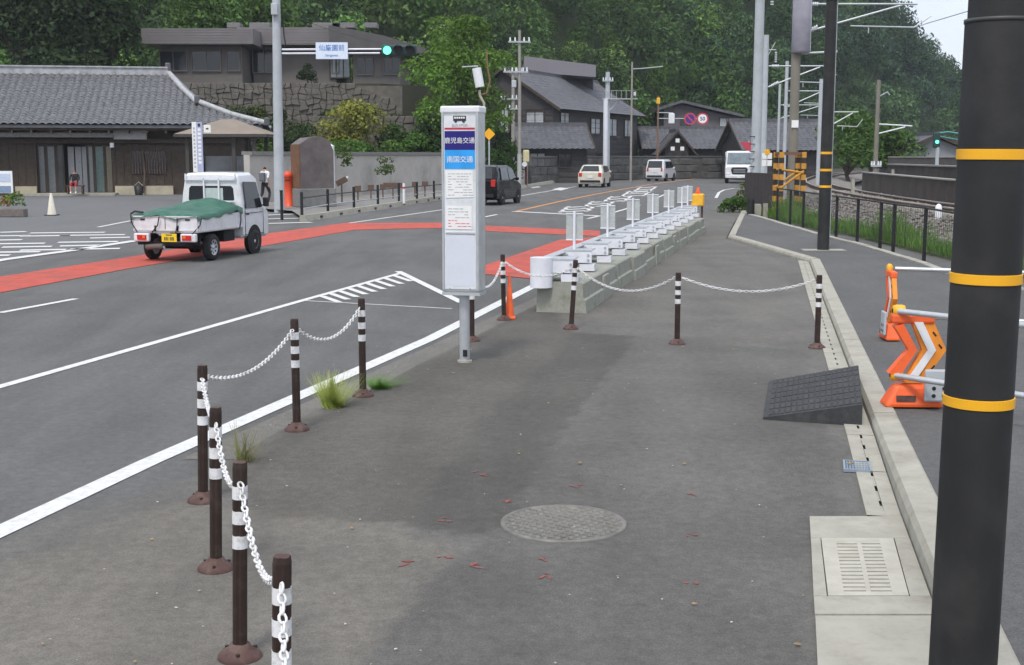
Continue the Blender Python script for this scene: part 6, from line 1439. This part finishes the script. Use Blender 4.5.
bush('round_topiary', 'round clipped dark shrub before the hilltop building windows', (AT(308, 70, 90).x, 90, tz - .1), .9, 1.9, (.03, .05, .02), 1200, .08, 81, k=14)
bush('dark_shrub', 'dark green round shrub above the stone monument', (AT(302, 130, 74).x, 74, 0), 1.4, AT(302, 116, 74).z + .3, (.03, .055, .02), 1800, .11, 82, k=12)
hl = ['leftmost', 'second', 'third', 'fourth', 'fifth', 'sixth', 'seventh', 'rightmost']
for i, px in enumerate((338, 362, 386, 410, 434, 458, 484, 505)):
    Y = 70 + i * 2.0; bush('hedge_shrub', f'{hl[i]} bright hedge shrub showing over the beige wall', (AT(px, 140, Y).x, Y + 1.2, 0), 1.5, AT(px, 125 + (i % 3) * 4, Y).z, [(.09, .18, .035), (.065, .13, .03), (.1, .18, .04)][i % 3], 2200, .1, 90 + i, group='hedge behind the beige wall', k=10)
for i, (px, py, Y, r, g, lab) in enumerate(((205, 92, 83, 1.6, (.05, .075, .03), 'grey green slope shrub above the shelter roof'), (238, 96, 83, 1.8, (.06, .085, .03), 'slope shrub left of the signal pole'), (262, 90, 84, 1.6, (.075, .1, .03), 'slope shrub hiding behind the signal pole'), (262, 138, 68, 1.3, (.08, .14, .03), 'bright low shrub right of the shelter posts'), (330, 98, 84, 1.3, (.04, .06, .025), 'dark shrub growing on the stone retaining wall'), (412, 128, 79, 1.4, (.04, .07, .025), 'dark shrub at the right foot of the stone wall tier'), (285, 92, 84.5, 1.2, (.06, .08, .03), 'dry green creeper shrub on the stone wall right of the signal pole'), (395, 105, 84, 1.5, (.05, .075, .028), 'slope shrub between stone wall and big tree'), (500, 118, 88, 2.0, (.035, .065, .025), 'dark bush at the right foot of the big bright tree'), (440, 120, 86, 2.0, (.045, .08, .028), 'dark bush under the left side of the big tree'), (300, 104, 82, 1.7, (.06, .09, .03), 'olive shrub at the foot of the stone wall right of the signal pole'), (372, 96, 84, 1.5, (.055, .08, .03), 'olive shrub on top of the stone wall right of the bamboo'), (395, 118, 78.5, 1.7, (.06, .11, .03), 'green shrub covering the middle of the lower stone tier'), (425, 108, 80, 1.8, (.05, .09, .03), 'green shrub at the left edge of the big tree'), (270, 108, 82, 1.6, (.07, .1, .03), 'pale green shrub behind the lower signal pole'), (350, 84, 85, 1.2, (.05, .07, .028), 'low shrub below the hilltop entrance'), (178, 94, 84, 1.5, (.055, .08, .03), 'slope shrub beside the tiled roof ridge end'))):
    bush('slope_shrub', lab, (AT(px, 100, Y).x, Y - .6, 0), r, AT(px, py - 4, Y).z, g, 2200, .12, 110 + i, group='shrubs on the slope', k=16)
for px, py, lab, sd in ((386, 172, 'small creeper hanging on the beige wall face', 130), (344, 163, 'green creeper beside the white pillar sign', 131)):
    Yw = 66 if px > 370 else 61; q = AT(px, py, Yw); bush('wall_creeper', lab, (q.x, Yw, q.z - .4), .6, 1.5, (.09, .14, .035), 420, .07, sd, 'creeper', k=9, stem=False)
q = P(737, 208); bush('roadside_shrub', 'reddish green shrub at the far end of the sidewalk', (q.x + .5, q.y + .5, 0), .6, 1.15, (.13, .14, .04), 1100, .06, 140, k=10)
q = P(734, 214); bush('roadside_weeds', 'low green weeds at the far end of the sidewalk', (q.x, q.y, 0), .7, .7, (.06, .12, .025), 900, .06, 141, 'weeds', k=8)
# grass along the fence
rg = random.Random(9); n = 15000; V = np.zeros((n, 4, 3)); col = np.zeros((n, 3))
for i in range(n):
    t = rg.random() ** 1.0; y = 17 + 31 * t; x0 = 9.0 - (.25 if y > 34 else 0) + (max(y - 41, 0) * .0); x = x0 + abs(rg.gauss(0, .55)); cl = .35 + .65 * max(0, math.sin(y * 1.7) + math.sin(y * .63 + 1)) ; h = (.12 + .42 * rg.random() * cl) * (1.1 if x < 9.6 else .6)
    a = rg.uniform(0, 6.28); w = rg.uniform(.006, .016); o_ = h * rg.uniform(.1, .6); z = max(bank_z(x), .08) - .03
    V[i] = [(x - w * math.sin(a), y + w * math.cos(a), z), (x + w * math.sin(a), y - w * math.cos(a), z), (x + o_ * math.cos(a) + w * .3 * math.sin(a), y + o_ * math.sin(a), z + h), (x + o_ * math.cos(a) - w * .3 * math.sin(a), y + o_ * math.sin(a), z + h)]
    k = rg.random(); col[i] = (.08 + .09 * k, .17 + .12 * k, .035 + .03 * k)
obj('trackside_grass', leaf_mesh('trackside_grass', V, col), label='tall green grass growing along the mesh fence', kind='stuff')

# --- people
def person(label, loc, rz, joints, edges, radii, zones, extras, root=0):
    me = bpy.data.meshes.new('person'); me.from_pydata([Vector(j) for j in joints], edges, [])
    ob = bpy.data.objects.new('tmp_person', me); C.objects.link(ob); sk = ob.modifiers.new('skin', 'SKIN'); ss = ob.modifiers.new('sub', 'SUBSURF'); ss.levels = 2; ss.render_levels = 2
    for i, v in enumerate(me.skin_vertices[0].data): v.radius = (radii[i] if isinstance(radii[i], tuple) else (radii[i], radii[i])); v.use_root = (i == root)
    bpy.context.view_layer.update(); m2 = bpy.data.meshes.new_from_object(ob.evaluated_get(bpy.context.evaluated_depsgraph_get())); bpy.data.objects.remove(ob); bpy.data.meshes.remove(me)
    m2.materials.clear(); ms = []
    for pl_ in m2.polygons:
        m_ = zones(pl_.center)
        if m_ not in ms: ms.append(m_); m2.materials.append(m_)
        pl_.material_index = ms.index(m_); pl_.use_smooth = True
    m2.name = 'person'; t = thing('person', label, 'person', loc, rz); obj('body', m2, t)
    for nme, mb_ in extras: mb_.build(nme, t)
    return t
SKIN = mat('skin', (.45, .26, .18), .6, var=.05); HAIR = mat('black hair', (.012, .01, .01), .6); RED = mat('red cloth', (.32, .03, .045), .8); BLKC = mat('black cloth', (.02, .02, .024), .85); WHC = mat('white cloth', (.7, .71, .72), .8); NVY = mat('dark trousers', (.025, .027, .035), .85); WSH = mat('white socks', (.7, .7, .68), .8)
def hand_joints(J, E, Rr, wrist, d, side):
    w = len(J); J.append(tuple(Vector(wrist) + Vector(d) * .09)); E.append((wrist_i[0], w)); Rr.append((.035, .02))
    for k, L in enumerate((.065, .08, .085, .075)):
        off = Vector((.012 * (k - 1.5), .012 * (k - 1.5), 0)); J.append(tuple(Vector(J[w]) + off + Vector(d) * L)); E.append((w, len(J) - 1)); Rr.append(.009)
    J.append(tuple(Vector(J[w]) + Vector((side * .05, -.03, 0)))); E.append((w, len(J) - 1)); Rr.append(.01)
# seated figure, facing the forecourt
J = [(0, 0, .55), (0, -.0, .75), (0, .02, 1.0), (0, .02, 1.1), (0, .0, 1.24), (.1, 0, .53), (.13, -.4, .54), (.13, -.42, .1), (.13, -.56, .05), (-.1, 0, .53), (-.13, -.4, .54), (-.13, -.42, .1), (-.13, -.56, .05), (.19, .02, .99), (.24, -.08, .76), (.12, -.3, .66), (-.19, .02, .99), (-.24, -.08, .76), (-.12, -.3, .66)]
E = [(0, 1), (1, 2), (2, 3), (3, 4), (0, 5), (5, 6), (6, 7), (7, 8), (0, 9), (9, 10), (10, 11), (11, 12), (2, 13), (13, 14), (14, 15), (2, 16), (16, 17), (17, 18)]
Rr = [(.16, .12), (.15, .11), (.15, .1), .055, (.09, .105), .09, .075, .045, .04, .09, .075, .045, .04, .065, .045, .032, .065, .045, .032]
for wi, sd_ in ((15, 1), (18, -1)): wrist_i = [wi]; hand_joints(J, E, Rr, J[wi], (-.25 * sd_, -.9, -.1), -sd_)
def zone(c):
    if c.z > 1.14: return SKIN if (c.y < -.045 and c.z < 1.29) else HAIR
    if c.z > 1.06: return SKIN
    if c.y < -.27 and c.z > .58: return SKIN
    if c.z > .66: return BLKC
    if c.z > .4: return RED
    return WSH if c.z < .13 else SKIN
q = AT(76, 191, 66.3); st_ = Vector((q.x, 66.2, .12))
person('seated person in black top and red shorts before the shop door', st_, .1, J, E, Rr, zone, [('nose', MB().box((0, -.105, 1.235), (.025, .03, .04), SKIN, taper=(.5, .6))), ('ear', MB().box((.092, 0, 1.24), (.015, .04, .06), SKIN)), ('ear', MB().box((-.092, 0, 1.24), (.015, .04, .06), SKIN)), ('eye', MB().box((.035, -.1, 1.262), (.03, .012, .012), HAIR)), ('eye', MB().box((-.035, -.1, 1.262), (.03, .012, .012), HAIR)), ('mouth', MB().box((0, -.098, 1.185), (.05, .012, .01), RED))])
sl = thing('stool', 'low wooden bench under the seated person', 'bench', st_); MB().box((0, .05, .42), (.9, .36, .05), LATM).build('seat', sl)
for x in (-.38, .38): MB().box((x, .05, .2), (.06, .3, .4), LATM).build('leg', sl)
# walking figure seen from behind
J = [(0, 0, .92), (0, 0, 1.12), (0, .02, 1.4), (0, .02, 1.5), (0, .04, 1.64), (.1, 0, .88), (.13, .18, .5), (.14, .02, .1), (.14, .16, .05), (-.1, 0, .88), (-.13, -.02, .48), (-.14, -.36, .16), (-.14, -.3, .04), (.2, .02, 1.38), (.25, -.1, 1.12), (.24, -.02, .9), (-.2, .02, 1.38), (-.25, .1, 1.14), (-.22, .25, .98)]
Rr = [(.15, .11), (.14, .1), (.17, .11), .055, (.088, .105), .09, .07, .045, .04, .09, .07, .045, .04, .065, .045, .032, .065, .045, .032]
E = E[:18]
for wi, sd_ in ((15, 1), (18, -1)): wrist_i = [wi]; hand_joints(J, E, Rr, J[wi], (0, .1 if sd_ > 0 else .5, -.9), -sd_)
def zone2(c):
    if c.z > 1.54: return SKIN if (c.y > .1 and c.z < 1.69) else HAIR
    if c.z > 1.46: return SKIN
    if abs(c.x) > .19 and c.z < 1.18: return SKIN
    if c.z > .97: return WHC
    return NVY if c.z > .09 else BLK
q = AT(265, 190, 55)
person('walking person in white shirt and dark trousers right of the truck', (q.x, 55, 0), -.5, J, E, Rr, zone2, [('backpack', MB().bbox((0, -.16, 1.2), (.28, .16, .38), mat('grey backpack', (.12, .13, .15), .8), .04))])

# --- light air between the near street and the far hills
b = MB(); hz_ = mat('air', (1, 1, 1)); nt = hz_.node_tree
for nd in list(nt.nodes):
    if nd.type != 'OUTPUT_MATERIAL': nt.nodes.remove(nd)
pv = nt.nodes.new('ShaderNodeVolumePrincipled'); pv.inputs['Color'].default_value = (.86, .92, 1, 1); pv.inputs['Density'].default_value = .00028; pv.inputs['Anisotropy'].default_value = .2
nt.links.new(pv.outputs[0], nt.nodes['Material Output'].inputs['Volume'])
b.box((0, 300, 59.4), (1640, 1540, 122), hz_); b.build('haze', kind='stuff', label='thin pale haze hanging between street and hills')
